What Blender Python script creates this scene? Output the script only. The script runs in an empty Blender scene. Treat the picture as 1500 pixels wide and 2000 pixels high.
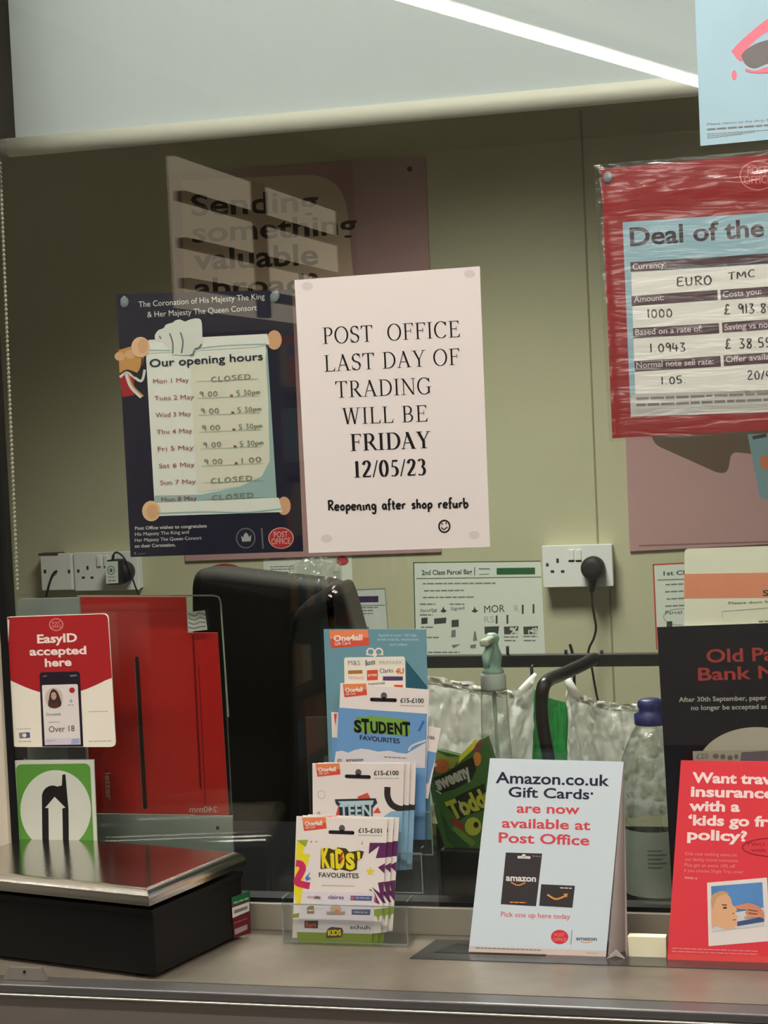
import bpy, bmesh, math, random
from mathutils import Vector, Matrix, noise
random.seed(7)
SC = bpy.context.scene
COL = SC.collection

# ------------------------------------------------------------------ camera
F_PX, YAW, PITCH, ROLL = 3600.0, 0.2653, 0.0492, -0.0451
EYE = Vector((0.62, -1.94, 1.563))
FW = Vector((-math.sin(YAW)*math.cos(PITCH), math.cos(YAW)*math.cos(PITCH), -math.sin(PITCH)))
_rt = Vector((math.cos(YAW), math.sin(YAW), 0)); _up = _rt.cross(FW)
RT = math.cos(ROLL)*_rt + math.sin(ROLL)*_up
UP = -math.sin(ROLL)*_rt + math.cos(ROLL)*_up
cam_d = bpy.data.cameras.new('camera'); cam = bpy.data.objects.new('camera', cam_d); COL.objects.link(cam)
cam_d.sensor_fit = 'VERTICAL'; cam_d.sensor_height = 36.0; cam_d.lens = 36.0*F_PX/2000.0
cam_d.clip_start = 0.02; cam_d.clip_end = 60
cam.matrix_world = Matrix(((RT.x, UP.x, -FW.x, EYE.x), (RT.y, UP.y, -FW.y, EYE.y), (RT.z, UP.z, -FW.z, EYE.z), (0, 0, 0, 1)))
SC.camera = cam

# ------------------------------------------------------------------ world, exposure
SC.view_settings.view_transform = 'Standard'
SC.view_settings.look = 'None'
SC.view_settings.gamma = 1.0
SC.view_settings.use_curve_mapping = False
SC.view_settings.exposure = 1.0
LED_FRONT = 30.0      # shop ceiling LED battens: the mirrored one and an added one
LED_OFFICE = 16.5      # office ceiling panel, watts
WIN_LIGHT = 0.95       # shop side window
AMBIENT = 0.02
w = bpy.data.worlds.new('world'); SC.world = w; w.use_nodes = True
w.node_tree.nodes['Background'].inputs[0].default_value = (0.9, 1.0, 0.95, 1)
w.node_tree.nodes['Background'].inputs[1].default_value = AMBIENT

CT = 1.0              # counter top height
GB = 0.010            # back face of the glass
WALL = 2.2            # office back wall

# ------------------------------------------------------------------ projection helpers
def ray(x, y): return FW*F_PX + RT*(x-750.0) - UP*(y-1000.0)
def hit(x, y, o, n):
    d = ray(x, y); o = Vector(o); n = Vector(n)
    return EYE + d*((o-EYE).dot(n)/d.dot(n))
def hy(x, y, Y): return hit(x, y, (0, Y, 0), (0, 1, 0))
def hz(x, y, Z): return hit(x, y, (0, 0, Z), (0, 0, 1))

# ------------------------------------------------------------------ materials
def lin(c):
    def f(v):
        v /= 255.0
        return v/12.92 if v <= 0.04045 else ((v+0.055)/1.055)**2.4
    return (f(c[0]), f(c[1]), f(c[2]), 1.0)
MATS = {}
def M(name, c, rough=0.6, spec=0.3, metal=0.0, bump=0.0, bscale=60.0, vary=0.0, vscale=8.0, coat=0.0, emit=None):
    if name in MATS: return MATS[name]
    m = bpy.data.materials.new(name); m.use_nodes = True; nt = m.node_tree
    b = nt.nodes['Principled BSDF']
    b.inputs['Base Color'].default_value = lin(c); b.inputs['Roughness'].default_value = rough
    b.inputs['Specular IOR Level'].default_value = spec; b.inputs['Metallic'].default_value = metal
    b.inputs['Coat Weight'].default_value = coat
    if vary or bump:
        tc = nt.nodes.new('ShaderNodeTexCoord')
    if vary:
        n = nt.nodes.new('ShaderNodeTexNoise'); n.inputs['Scale'].default_value = vscale; n.inputs['Detail'].default_value = 6
        nt.links.new(tc.outputs['Object'], n.inputs['Vector'])
        r = nt.nodes.new('ShaderNodeValToRGB'); L = lin(c)
        r.color_ramp.elements[0].position = 0.3; r.color_ramp.elements[1].position = 0.7
        r.color_ramp.elements[0].color = tuple(v*(1-vary) for v in L[:3])+(1,)
        r.color_ramp.elements[1].color = tuple(min(1, v*(1+vary)) for v in L[:3])+(1,)
        nt.links.new(n.outputs['Fac'], r.inputs[0]); nt.links.new(r.outputs[0], b.inputs['Base Color'])
    if bump:
        n2 = nt.nodes.new('ShaderNodeTexNoise'); n2.inputs['Scale'].default_value = bscale; n2.inputs['Detail'].default_value = 4
        nt.links.new(tc.outputs['Object'], n2.inputs['Vector'])
        bp = nt.nodes.new('ShaderNodeBump'); bp.inputs['Strength'].default_value = bump; bp.inputs['Distance'].default_value = 0.002
        nt.links.new(n2.outputs['Fac'], bp.inputs['Height']); nt.links.new(bp.outputs[0], b.inputs['Normal'])
    if emit:
        b.inputs['Emission Color'].default_value = lin(emit[0]); b.inputs['Emission Strength'].default_value = emit[1]
    MATS[name] = m
    return m
def clear(name, tint, refl, rough=0.0, edge=0.6, bump=0.0, bscale=(40, 40, 40), diff=0.0, dcol=(230, 230, 230)):
    """clear sheet: transparent, plus a mirror reflection that grows towards grazing angles"""
    if name in MATS: return MATS[name]
    m = bpy.data.materials.new(name); m.use_nodes = True; nt = m.node_tree; nt.nodes.clear()
    out = nt.nodes.new('ShaderNodeOutputMaterial'); tr = nt.nodes.new('ShaderNodeBsdfTransparent'); tr.inputs[0].default_value = tint
    gl = nt.nodes.new('ShaderNodeBsdfGlossy'); gl.inputs['Roughness'].default_value = rough
    lw = nt.nodes.new('ShaderNodeLayerWeight'); lw.inputs['Blend'].default_value = 0.5
    p = nt.nodes.new('ShaderNodeMath'); p.operation = 'POWER'; p.inputs[1].default_value = 4.0
    nt.links.new(lw.outputs['Facing'], p.inputs[0])
    ma = nt.nodes.new('ShaderNodeMath'); ma.operation = 'MULTIPLY_ADD'; ma.use_clamp = True
    ma.inputs[1].default_value = edge; ma.inputs[2].default_value = refl
    nt.links.new(p.outputs[0], ma.inputs[0])
    mix = nt.nodes.new('ShaderNodeMixShader'); nt.links.new(ma.outputs[0], mix.inputs[0])
    base = tr
    if diff:
        df = nt.nodes.new('ShaderNodeBsdfDiffuse'); df.inputs[0].default_value = lin(dcol)
        tl = nt.nodes.new('ShaderNodeBsdfTranslucent'); tl.inputs[0].default_value = lin(dcol)
        m0 = nt.nodes.new('ShaderNodeMixShader'); m0.inputs[0].default_value = 0.45
        nt.links.new(df.outputs[0], m0.inputs[1]); nt.links.new(tl.outputs[0], m0.inputs[2])
        m1 = nt.nodes.new('ShaderNodeMixShader'); m1.inputs[0].default_value = diff
        nt.links.new(tr.outputs[0], m1.inputs[1]); nt.links.new(m0.outputs[0], m1.inputs[2]); base = m1
    nt.links.new(base.outputs[0], mix.inputs[1]); nt.links.new(gl.outputs[0], mix.inputs[2])
    if bump:
        tc = nt.nodes.new('ShaderNodeTexCoord'); mp = nt.nodes.new('ShaderNodeMapping'); mp.inputs['Scale'].default_value = bscale
        n = nt.nodes.new('ShaderNodeTexNoise'); n.inputs['Scale'].default_value = 1.0; n.inputs['Detail'].default_value = 3; n.inputs['Distortion'].default_value = 0.6
        nt.links.new(tc.outputs['Object'], mp.inputs[0]); nt.links.new(mp.outputs[0], n.inputs['Vector'])
        bp = nt.nodes.new('ShaderNodeBump'); bp.inputs['Strength'].default_value = bump; bp.inputs['Distance'].default_value = 0.01
        nt.links.new(n.outputs['Fac'], bp.inputs['Height']); nt.links.new(bp.outputs[0], gl.inputs['Normal'])
    nt.links.new(mix.outputs[0], out.inputs[0])
    MATS[name] = m
    return m

glass_m = clear('screen_glass', (0.945, 0.96, 0.94, 1), 0.042, 0.0, 0.5)
acrylic_m = clear('clear_acrylic', (0.955, 0.965, 0.965, 1), 0.04, 0.04, 0.9, diff=0.010, dcol=(215, 225, 225))
cover_m = clear('gauge_clear_cover', (0.97, 0.98, 0.97, 1), 0.025, 0.02, 0.7)
plastic_sleeve_m = clear('plastic_sleeve', (0.95, 0.95, 0.95, 1), 0.10, 0.2, 0.5, bump=0.2, bscale=(14, 14, 90))
bottle_m = clear('clear_bottle_plastic', (0.87, 0.89, 0.86, 1), 0.09, 0.06, 1.0, bump=0.5, bscale=(60, 60, 60))
bag_m = clear('white_polythene', (0.9, 0.9, 0.88, 1), 0.05, 0.22, 0.3, bump=1.0, bscale=(38, 38, 50), diff=0.74, dcol=(240, 240, 234))
greenbag_m = clear('green_polythene', (0.3, 0.8, 0.4, 1), 0.05, 0.2, 0.4, bump=0.8, bscale=(30, 30, 45), diff=0.85, dcol=(20, 140, 60))
crinkle_m = clear('clear_crinkled_film', (0.88, 0.88, 0.86, 1), 0.10, 0.12, 0.8, bump=1.0, bscale=(40, 40, 60), diff=0.22, dcol=(200, 200, 190))

white = M('white_paper', (226, 219, 217), 0.75, 0.2)
black = M('black_ink', (24, 22, 24), 0.6, 0.2)
grey_i = M('grey_ink', (128, 128, 126), 0.7)
lgrey_i = M('light_grey_ink', (176, 176, 172), 0.7)
navy = M('navy_print', (29, 28, 52), 0.45, 0.35)
navytxt = M('navy_ink', (34, 36, 66), 0.6)
red = M('post_red', (170, 34, 38), 0.5, 0.3)
redtxt = M('red_ink', (210, 62, 72), 0.6)
cream = M('cream_print', (238, 232, 218), 0.65)
paleblue = M('pale_blue_print', (176, 205, 214), 0.6)

# ------------------------------------------------------------------ object helpers
def link(name, me, parent=None):
    o = bpy.data.objects.new(name, me); COL.objects.link(o)
    if parent is not None: o.parent = parent
    return o
def tag(o, label, cat, group=None):
    o['label'] = label; o['category'] = cat
    if group: o['group'] = group
    return o
def thing(name, loc, label, cat, group=None, rotz=0.0):
    o = bpy.data.objects.new(name, None); COL.objects.link(o); o.empty_display_size = 0.02
    o.location = loc; o.rotation_euler = (0, 0, rotz)
    return tag(o, label, cat, group)
def struct(o): o['kind'] = 'structure'; return o

class MB:
    """collects shapes in world space, then links them as ONE mesh object"""
    def __init__(self): self.v = []; self.f = []; self.mi = []; self.mats = []; self.smooth = []
    def mat(self, m):
        if m not in self.mats: self.mats.append(m)
        return self.mats.index(m)
    def add(self, vs, fs, m, smooth=False):
        b = len(self.v); k = self.mat(m)
        self.v += [Vector(p) for p in vs]
        for f in fs: self.f.append([b+i for i in f]); self.mi.append(k); self.smooth.append(smooth)
        return self
    def from_bm(self, bm, m, smooth=False, mw=None):
        bm.verts.ensure_lookup_table(); bm.verts.index_update()
        self.add([(mw @ v.co) if mw else v.co.copy() for v in bm.verts], [[v.index for v in f.verts] for f in bm.faces], m, smooth)
        bm.free(); return self
    def box(self, lo, hi, m, bev=0.0, mw=None, smooth=False):
        bm = bmesh.new(); bmesh.ops.create_cube(bm, size=1.0)
        lo = Vector(lo); hi = Vector(hi); s = hi-lo; c = (hi+lo)/2
        for v in bm.verts: v.co = Vector((v.co.x*s.x, v.co.y*s.y, v.co.z*s.z))+c
        if bev: bmesh.ops.bevel(bm, geom=bm.edges[:], offset=bev, segments=3, profile=0.5, affect='EDGES')
        return self.from_bm(bm, m, smooth, mw)
    def tube(self, pts, r, m, seg=12, cap=True):
        pts = [Vector(p) for p in pts]; n = len(pts); rs = r if isinstance(r, (list, tuple)) else [r]*n
        vs = []; fs = []
        t0 = (pts[1]-pts[0]).normalized(); ref = Vector((0, 0, 1)) if abs(t0.z) < 0.9 else Vector((1, 0, 0))
        for i, p in enumerate(pts):
            t = (pts[min(i+1, n-1)]-pts[max(i-1, 0)]).normalized()
            a = t.cross(ref).normalized(); b2 = t.cross(a).normalized(); ref = -b2 if (-b2).dot(ref) > 0 else b2
            a = t.cross(ref).normalized(); b2 = ref - t*ref.dot(t); b2.normalize()
            for k in range(seg):
                an = 2*math.pi*k/seg; vs.append(p+(a*math.cos(an)+b2*math.sin(an))*rs[i])
        for i in range(n-1):
            for k in range(seg):
                k2 = (k+1) % seg; fs.append([i*seg+k, i*seg+k2, (i+1)*seg+k2, (i+1)*seg+k])
        if cap: fs.append(list(range(seg))[::-1]); fs.append([(n-1)*seg+k for k in range(seg)])
        return self.add(vs, fs, m, True)
    def lathe(self, c, prof, m, seg=32, mw=None):
        c = Vector(c); vs = []; fs = []
        for (r, z) in prof:
            for k in range(seg):
                a = 2*math.pi*k/seg; p = Vector((r*math.cos(a), r*math.sin(a), z)); vs.append(c+((mw @ p) if mw else p))
        for i in range(len(prof)-1):
            for k in range(seg):
                k2 = (k+1) % seg; fs.append([i*seg+k, i*seg+k2, (i+1)*seg+k2, (i+1)*seg+k])
        fs.append(list(range(seg))[::-1]); fs.append([(len(prof)-1)*seg+k for k in range(seg)])
        return self.add(vs, fs, m, True)
    def sphere(self, c, r, m, seg=12, scale=(1, 1, 1)):
        bm = bmesh.new(); bmesh.ops.create_uvsphere(bm, u_segments=seg, v_segments=max(6, seg//2), radius=1.0)
        for v in bm.verts: v.co = Vector(c)+Vector((v.co.x*r*scale[0], v.co.y*r*scale[1], v.co.z*r*scale[2]))
        return self.from_bm(bm, m, True)
    def prism(self, front, back, m, m_side=None):
        n = len(front)
        self.add(list(front), [list(range(n))], m)
        self.add(list(back), [list(range(n))[::-1]], m_side or m)
        self.add(list(front)+list(back), [[i, n+i, n+(i+1) % n, (i+1) % n] for i in range(n)], m_side or m)
        return self
    def build(self, name, parent=None, origin=None, fix=False):
        me = bpy.data.meshes.new(name)
        pw = parent.matrix_basis.copy() if parent is not None else Matrix()
        if parent is not None and parent.parent is not None: pw = parent.parent.matrix_basis @ pw
        inv = pw.inverted()
        vs = [inv @ p for p in self.v]
        if origin is None:
            xs = [p.x for p in vs]; ys = [p.y for p in vs]; zs = [p.z for p in vs]
            origin = Vector(((min(xs)+max(xs))/2, (min(ys)+max(ys))/2, min(zs)))
        else: origin = inv @ Vector(origin)
        me.from_pydata([p-origin for p in vs], [], self.f)
        for m in self.mats: me.materials.append(m)
        for i, p in enumerate(me.polygons): p.material_index = self.mi[i]; p.use_smooth = self.smooth[i]
        if fix:
            bm = bmesh.new(); bm.from_mesh(me); bmesh.ops.remove_doubles(bm, verts=bm.verts, dist=1e-6)
            bmesh.ops.recalc_face_normals(bm, faces=bm.faces); bm.to_mesh(me); bm.free()
        me.update()
        o = link(name, me, parent); o.location = origin
        return o

# ------------------------------------------------------------------ lettering
_tc = {}
def text_mesh(s, off=0.0, spacing=1.0):
    if 'M' in s: off = 0.0
    key = (s, off, spacing)
    if key in _tc: return _tc[key]
    cu = bpy.data.curves.new('lettering', 'FONT'); cu.body = s; cu.size = 1.0; cu.offset = off
    cu.resolution_u = 3; cu.fill_mode = 'FRONT'; cu.space_character = spacing
    o = bpy.data.objects.new('lettering', cu); COL.objects.link(o)
    dg = bpy.context.evaluated_depsgraph_get(); ev = o.evaluated_get(dg)
    me = ev.to_mesh()
    vs = [(v.co.x, v.co.y) for v in me.vertices]; fs = [list(p.vertices) for p in me.polygons]
    ev.to_mesh_clear(); bpy.data.objects.remove(o); bpy.data.curves.remove(cu)
    _tc[key] = (vs, fs)
    return _tc[key]
CAP = max(v[1] for v in text_mesh('H')[0])

def smooth_pts(p, n=5):
    if len(p) < 3: return p
    q = [p[0]]+list(p)+[p[-1]]; out = []
    for i in range(1, len(q)-2):
        for k in range(n):
            t = k/n; a, b, c, d = q[i-1], q[i], q[i+1], q[i+2]
            out.append(tuple(0.5*((2*b[j])+(-a[j]+c[j])*t+(2*a[j]-5*b[j]+4*c[j]-d[j])*t*t+(-a[j]+3*b[j]-3*c[j]+d[j])*t**3) for j in (0, 1)))
    out.append(p[-1]); return out
def ribbon(p, wf):
    """quads along a 2D polyline; wf(i, direction) gives the width"""
    n = len(p); L = []; R = []
    for i in range(n):
        a = p[max(i-1, 0)]; b = p[min(i+1, n-1)]; dx, dy = b[0]-a[0], b[1]-a[1]; l = math.hypot(dx, dy) or 1e-9
        w_ = wf(dx/l, dy/l)/2; L.append((p[i][0]-dy/l*w_, p[i][1]+dx/l*w_)); R.append((p[i][0]+dy/l*w_, p[i][1]-dx/l*w_))
    return [[L[i], R[i], R[i+1], L[i+1]] for i in range(n-1)]
def arc(cx, cy, rx, ry, a0, a1, n=18):
    return [(cx+rx*math.cos(math.radians(a0+(a1-a0)*k/n)), cy+ry*math.sin(math.radians(a0+(a1-a0)*k/n))) for k in range(n+1)]

def serif_glyph(ch, bold):
    t = 0.165 if bold else 0.098; h = 0.048 if bold else 0.036; s = 0.085
    P = []
    def rc(x0, y0, x1, y1): P.append([(x0, y0), (x1, y0), (x1, y1), (x0, y1)])
    def stem(x, w_=t, top=True, bot=True, y0=0, y1=1):
        rc(x, y0, x+w_, y1)
        if bot: rc(x-s, y0, x+w_+s, y0+h*.8)
        if top: rc(x-s, y1-h*.8, x+w_+s, y1)
    def rib(p, tt=t, hh=h): P.extend(ribbon(p, lambda dx, dy: hh+(tt-hh)*abs(dy)**1.3))
    def dg(x0, y0, x1, y1, w_): P.append([(x0-w_/2, y0), (x0+w_/2, y0), (x1+w_/2, y1), (x1-w_/2, y1)])
    def tri(a, b, c): P.append([a, b, c])
    k = t-0.098
    if ch == 'I': stem(.13); return P, .36+k
    if ch == 'L':
        stem(.13); rc(.13, 0, .60+k, h); tri((.64+k, .27), (.52+k, h*.5), (.60+k, 0)); return P, .66+k
    if ch == 'T':
        stem(.30, top=False); rc(.03, 1-h, .67+k, 1); tri((.02, .74), (.03, 1), (.13, 1-h)); tri((.68+k, .74), (.57+k, 1-h), (.67+k, 1)); return P, .70+k
    if ch in 'FE':
        stem(.13); rc(.13, 1-h, .60+k, 1); tri((.62+k, .76), (.50+k, 1-h*.5), (.60+k, 1)); rc(.13, .5, .48+k, .5+h)
        rc(.455+k, .40, .455+k+h*.8, .66)
        if ch == 'E': rc(.13, 0, .62+k, h); tri((.67+k, .26), (.53+k, h*.5), (.63+k, 0)); return P, .70+k
        return P, .64+k
    if ch in 'PBR':
        stem(.13); x = .13+t
        r1 = arc(x+.10, .735, .21+k*.5, .247, 90, -90)
        rib([(x-.02, .982)]+r1+[(x-.02, .488)])
        if ch == 'B': rib([(x-.02, .505)]+arc(x+.12, .262, .24+k*.5, .243, 90, -90)+[(x-.02, .018)]); return P, .72+k*2
        if ch == 'R': P.append([(x+.05, .50), (x+.05+t*1.2, .50), (x+.50+k, 0), (x+.36+k, 0)]); rc(x+.40+k, 0, x+.54+k, h*.8); return P, .76+k*1.6
        return P, .62+k*1.6
    if ch == 'D':
        stem(.13); x = .13+t; rib([(x-.02, .98)]+arc(x+.12, .5, .36+k*.5, .48, 90, -90, 24)+[(x-.02, .02)]); return P, .80+k*1.5
    if ch == 'O': rib(arc(.42+k, .5, .34+k*.5, .50, 0, 360, 36)); return P, .84+k*2
    if ch in 'CG':
        rib(arc(.42+k, .5, .34+k*.5, .50, 42, 318, 30)); tri((.70+k, 1.0), (.58+k, .88), (.72+k, .70)); 
        if ch == 'G': stem(.62+k, bot=False, y0=.06, y1=.46); return P, .86+k*1.6
        return P, .77+k*1.5
    if ch == 'S':
        sp = arc(.29+k/2, .755, .19, .235, 35, 240, 14)+arc(.29+k/2, .25, .20, .245, 60, -145, 16)
        P.extend(ribbon(sp, lambda dx, dy: h+(t-h)*(0.55*abs(dy)+(0.75 if dx*dy < 0 else 0)*min(1, abs(dy)*1.6))))
        tri((.49+k/2, 1.0), (.42, .90), (.51+k/2, .68)); tri((.06, 0.0), (.12, .12), (.05, .33)); return P, .58+k
    if ch == 'A':
        dg(.10, 0, .385, 1, h*1.3); dg(.655+k, 0, .36, 1, t*1.15); rc(.20, .33, .56, .33+h)
        rc(0, 0, .23, h*.8); rc(.52+k, 0, .80+k, h*.8); return P, .79+k
    if ch == 'Y':
        dg(.40+k/2, .42, .14, 1, t*1.12); dg(.40+k/2, .42, .66+k, 1, h*1.3); rc(.40+k/2-t/2, 0, .40+k/2+t/2, .46)
        rc(.25, 0, .55+k, h*.8); rc(0, 1-h*.8, .30+k, 1); rc(.54+k, 1-h*.8, .78+k, 1); return P, .76+k
    if ch == 'N':
        rc(.14, 0, .14+h*1.2, 1); rc(.68, 0, .68+h*1.2, 1); dg(.70, 0, .13, 1, t*1.15)
        rc(.03, 0, .28, h*.8); rc(.02, 1-h*.8, .16, 1); rc(.57, 1-h*.8, .82, 1); return P, .84
    if ch == 'W':
        dg(.30, 0, .12, 1, t*1.1); dg(.30, 0, .50, 1, h*1.3); dg(.68, 0, .50, 1, t*1.1); dg(.68, 0, .88, 1, h*1.3)
        for x in (.12, .50, .90): rc(x-.12, 1-h*.8, x+.12, 1)
        return P, 1.02
    if ch == '1':
        rc(.25-t/2+.04, 0, .25+t/2+.04, 1); rc(.13, 0, .45, h*.8); tri((.25, .94), (.12, .86), (.25+.02, 1)); return P, .52
    if ch == '0': rib(arc(.27, .5, .19, .485, 0, 360, 30)); return P, .54
    if ch == '2':
        rib([(.09, .76)]+arc(.27, .75, .165, .235, 165, 0, 12)+[(.36, .52), (.08, .05)], t, h*1.6); rc(.05, 0, .47, .085 if bold else .07); tri((.51, .22), (.42, .05), (.47, 0)); return P, .54
    if ch == '5':
        rib(arc(.22, .31, .22, .29, 100, -120, 18)); P.append([(.12, .55), (.20, .55), (.22, 1), (.17, 1)]); rc(.17, .88, .47, 1); return P, .54
    if ch == '3':
        rib(arc(.24, .76, .155, .22, 150, -75, 12)); rib(arc(.22, .28, .20, .26, 80, -130, 14)); return P, .54
    if ch == '/': dg(.04, -.02, .30, 1.02, h*1.5); return P, .34
    return P, .33
def serif_text(s, bold=False):
    out = []; x = 0.0
    for ch in s:
        P, adv = serif_glyph(ch, bold)
        out += [[(a+x, b) for a, b in q] for q in P]; x += adv+(.035)
    return out, x-.035

HW = {  # single-stroke handwriting: width, strokes
 'R': (.6, ['.1,0 .12,.5 .1,1', '.02,.92 .35,1 .5,.8 .35,.55 .12,.5', '.2,.5 .55,0']), 'e': (.5, ['.05,.28 .4,.3 .38,.48 .2,.52 .05,.3 .15,.03 .45,.06']),
 'o': (.5, ['.25,.5 .06,.3 .2,.02 .42,.2 .3,.5 .2,.48']), 'p': (.5, ['.08,.5 .1,-.4', '.09,.38 .3,.52 .44,.3 .3,.04 .1,.1']), 'n': (.52, ['.06,.5 .08,0', '.08,.32 .25,.5 .38,.4 .4,0 .5,.05']),
 'i': (.24, ['.1,.5 .12,.02 .22,.06']), 'g': (.5, ['.4,.48 .15,.5 .06,.25 .2,.04 .38,.2 .42,.48 .4,-.25 .25,-.42 .05,-.3']), 'a': (.5, ['.4,.45 .2,.52 .05,.25 .2,.02 .38,.2 .4,.48 .42,.05 .5,.04']),
 'f': (.36, ['.38,.95 .22,1 .16,.8 .15,-.15', '.0,.48 .34,.52']), 't': (.36, ['.16,.85 .15,.1 .3,.02', '.0,.52 .34,.55']), 'r': (.42, ['.08,.5 .1,0', '.1,.3 .22,.48 .4,.46']),
 's': (.42, ['.38,.46 .18,.5 .1,.36 .32,.2 .28,.03 .04,.06']), 'h': (.5, ['.08,.98 .09,0', '.09,.3 .26,.5 .38,.38 .4,0']), 'u': (.54, ['.06,.5 .1,.08 .28,.04 .4,.3 .42,.5', '.42,.5 .44,.04 .52,.04']),
 'b': (.5, ['.06,1 .08,.05 .3,.02 .44,.26 .3,.48 .1,.34']), 'm': (.75, ['.05,.5 .07,0', '.07,.35 .2,.5 .3,.38 .31,0', '.31,.35 .46,.5 .56,.38 .58,0']),
 'E': (.55, ['.5,1 .12,.95 .08,.5 .1,.03 .52,.04', '.1,.52 .42,.54']), 'U': (.6, ['.08,.95 .1,.15 .28,.02 .46,.2 .48,.95']), 'O': (.62, ['.3,1 .06,.6 .15,.05 .42,.05 .56,.5 .4,.95 .25,.98']),
 'T': (.6, ['.02,.95 .58,1', '.3,.97 .28,0']), 'M': (.8, ['.06,0 .1,.95 .36,.3 .62,.95 .7,.0']), 'C': (.6, ['.52,.9 .25,.98 .06,.5 .2,.05 .54,.1']), 'L': (.5, ['.1,1 .08,.05 .46,.04']),
 'S': (.55, ['.48,.9 .22,1 .12,.72 .42,.4 .34,.06 .06,.08']), 'D': (.62, ['.1,1 .1,0', '.02,.98 .42,.9 .56,.5 .4,.08 .06,.0']),
 '0': (.55, ['.27,.95 .08,.6 .16,.05 .4,.1 .46,.6 .27,.95']), '1': (.25, ['.12,1 .12,0']), '2': (.55, ['.06,.8 .25,1 .42,.75 .06,.03 .5,.06']), '3': (.52, ['.06,.95 .38,.92 .2,.55 .42,.3 .28,.0 .04,.08']),
 '4': (.55, ['.12,1 .06,.4 .48,.42', '.36,.8 .34,0']), '5': (.55, ['.46,.98 .14,.96 .1,.55 .38,.5 .4,.1 .06,.05']), '6': (.5, ['.36,1 .1,.5 .12,.08 .34,.05 .4,.35 .12,.4']),
 '8': (.52, ['.42,.9 .12,.9 .16,.6 .4,.3 .3,.0 .08,.15 .38,.7 .42,.9']), '9': (.5, ['.42,.8 .2,1 .08,.7 .25,.5 .42,.8 .4,0']), '.': (.3, ['.1,.02 .14,.05']), '-': (.5, ['.05,.4 .4,.42']),
 '/': (.4, ['.32,1 .05,-.05']), '£': (.6, ['.48,.85 .3,1 .2,.7 .2,.3 .08,.04 .5,.06', '.06,.48 .4,.5']), ' ': (.45, []), 'w': (.7, ['.05,.5 .16,.03 .32,.4 .48,.03 .6,.5']),
}
def hand_text(s, wd):
    out = []; x = 0.0
    for ch in s:
        adv, st = HW.get(ch, (.4, []))
        for q in st:
            p = smooth_pts([tuple(float(c) for c in a.split(',')) for a in q.split()], 4)
            p = [(a+x+random.uniform(-.008, .008), b) for a, b in p]
            out += ribbon(p, lambda dx, dy: wd)
        x += adv+.08
    return out, x-.08

# ------------------------------------------------------------------ printed sheets
class Sheet(MB):
    """a flat printed sheet standing in its own plane (o, n); artwork lies on its face as thin layers of print"""
    def __init__(self, o, n, up=(-0.047, -1.0)):
        MB.__init__(self); self.o = Vector(o); self.n = Vector(n).normalized(); self.up = up; self.L = 0
        if self.n.dot(EYE-self.o) < 0: self.n = -self.n
    def pt(self, p, lay=0): return hit(p[0], p[1], self.o, self.n)+self.n*(0.00012*lay)
    def base(self, pts, m, th=0.0005, m_side=None):
        fr = [self.pt(p) for p in pts]; self.prism(fr, [q-self.n*th for q in fr], m, m_side); return self
    def poly(self, pts, m, lay=1): self.add([self.pt(p, lay) for p in pts], [list(range(len(pts)))], m); return self
    def quads(self, qs, m, lay=1):
        for q in qs: self.poly(q, m, lay)
        return self
    def ell(self, c, rx, ry, m, lay=1, rot=0.0, n=28):
        cr, sr = math.cos(math.radians(rot)), math.sin(math.radians(rot))
        return self.poly([(c[0]+rx*math.cos(a)*cr-ry*math.sin(a)*sr, c[1]+rx*math.cos(a)*sr+ry*math.sin(a)*cr) for a in [2*math.pi*k/n for k in range(n)]], m, lay)
    def ring(self, c, rx, ry, w_, m, lay=1, n=28):
        P = [(c[0]+rx*math.cos(2*math.pi*k/n), c[1]+ry*math.sin(2*math.pi*k/n)) for k in range(n+1)]
        return self.quads(ribbon(P, lambda dx, dy: w_), m, lay)
    def line(self, pts, w_, m, lay=1, sm=False):
        if sm: pts = smooth_pts(pts, 6)
        return self.quads(ribbon(pts, lambda dx, dy: w_), m, lay)
    def _map(self, p0, p1, cap, W, v, H=1.0):
        a = v[0]/W; b = v[1]/H*cap
        return (p0[0]+(p1[0]-p0[0])*a+self.up[0]*b, p0[1]+(p1[1]-p0[1])*a+self.up[1]*b)
    def text(self, s, p0, p1, cap, m, lay=2, bold=0.0, spacing=1.0):
        vs, fs = text_mesh(s, bold, spacing); x0 = min(v[0] for v in vs); W = max(v[0] for v in vs)-x0
        self.add([self.pt(self._map(p0, p1, cap, W, (v[0]-x0, v[1]), CAP), lay) for v in vs], fs, m); return self
    def serif(self, s, p0, p1, cap, m, bold=False, lay=2):
        q, W = serif_text(s, bold); return self.quads([[self._map(p0, p1, cap, W, v) for v in f] for f in q], m, lay)
    def hand(self, s, p0, p1, cap, m, wd=.1, lay=2):
        q, W = hand_text(s, wd); return self.quads([[self._map(p0, p1, cap, W, v) for v in f] for f in q], m, lay)
    def greek(self, p0, p1, h, m, lay=1, seed=0):
        """a line of print too small to read"""
        r = random.Random(seed+int(p0[0]*7+p0[1]*13)); L = math.hypot(p1[0]-p0[0], p1[1]-p0[1]); x = 0
        while x < L-1:
            wl = min(r.uniform(2.2, 6.0)*h, L-x); a, b = x/L, (x+wl)/L
            self.line([(p0[0]+(p1[0]-p0[0])*a, p0[1]+(p1[1]-p0[1])*a), (p0[0]+(p1[0]-p0[0])*b, p0[1]+(p1[1]-p0[1])*b)], h, m, lay); x += wl+h*.7
        return self
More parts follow.
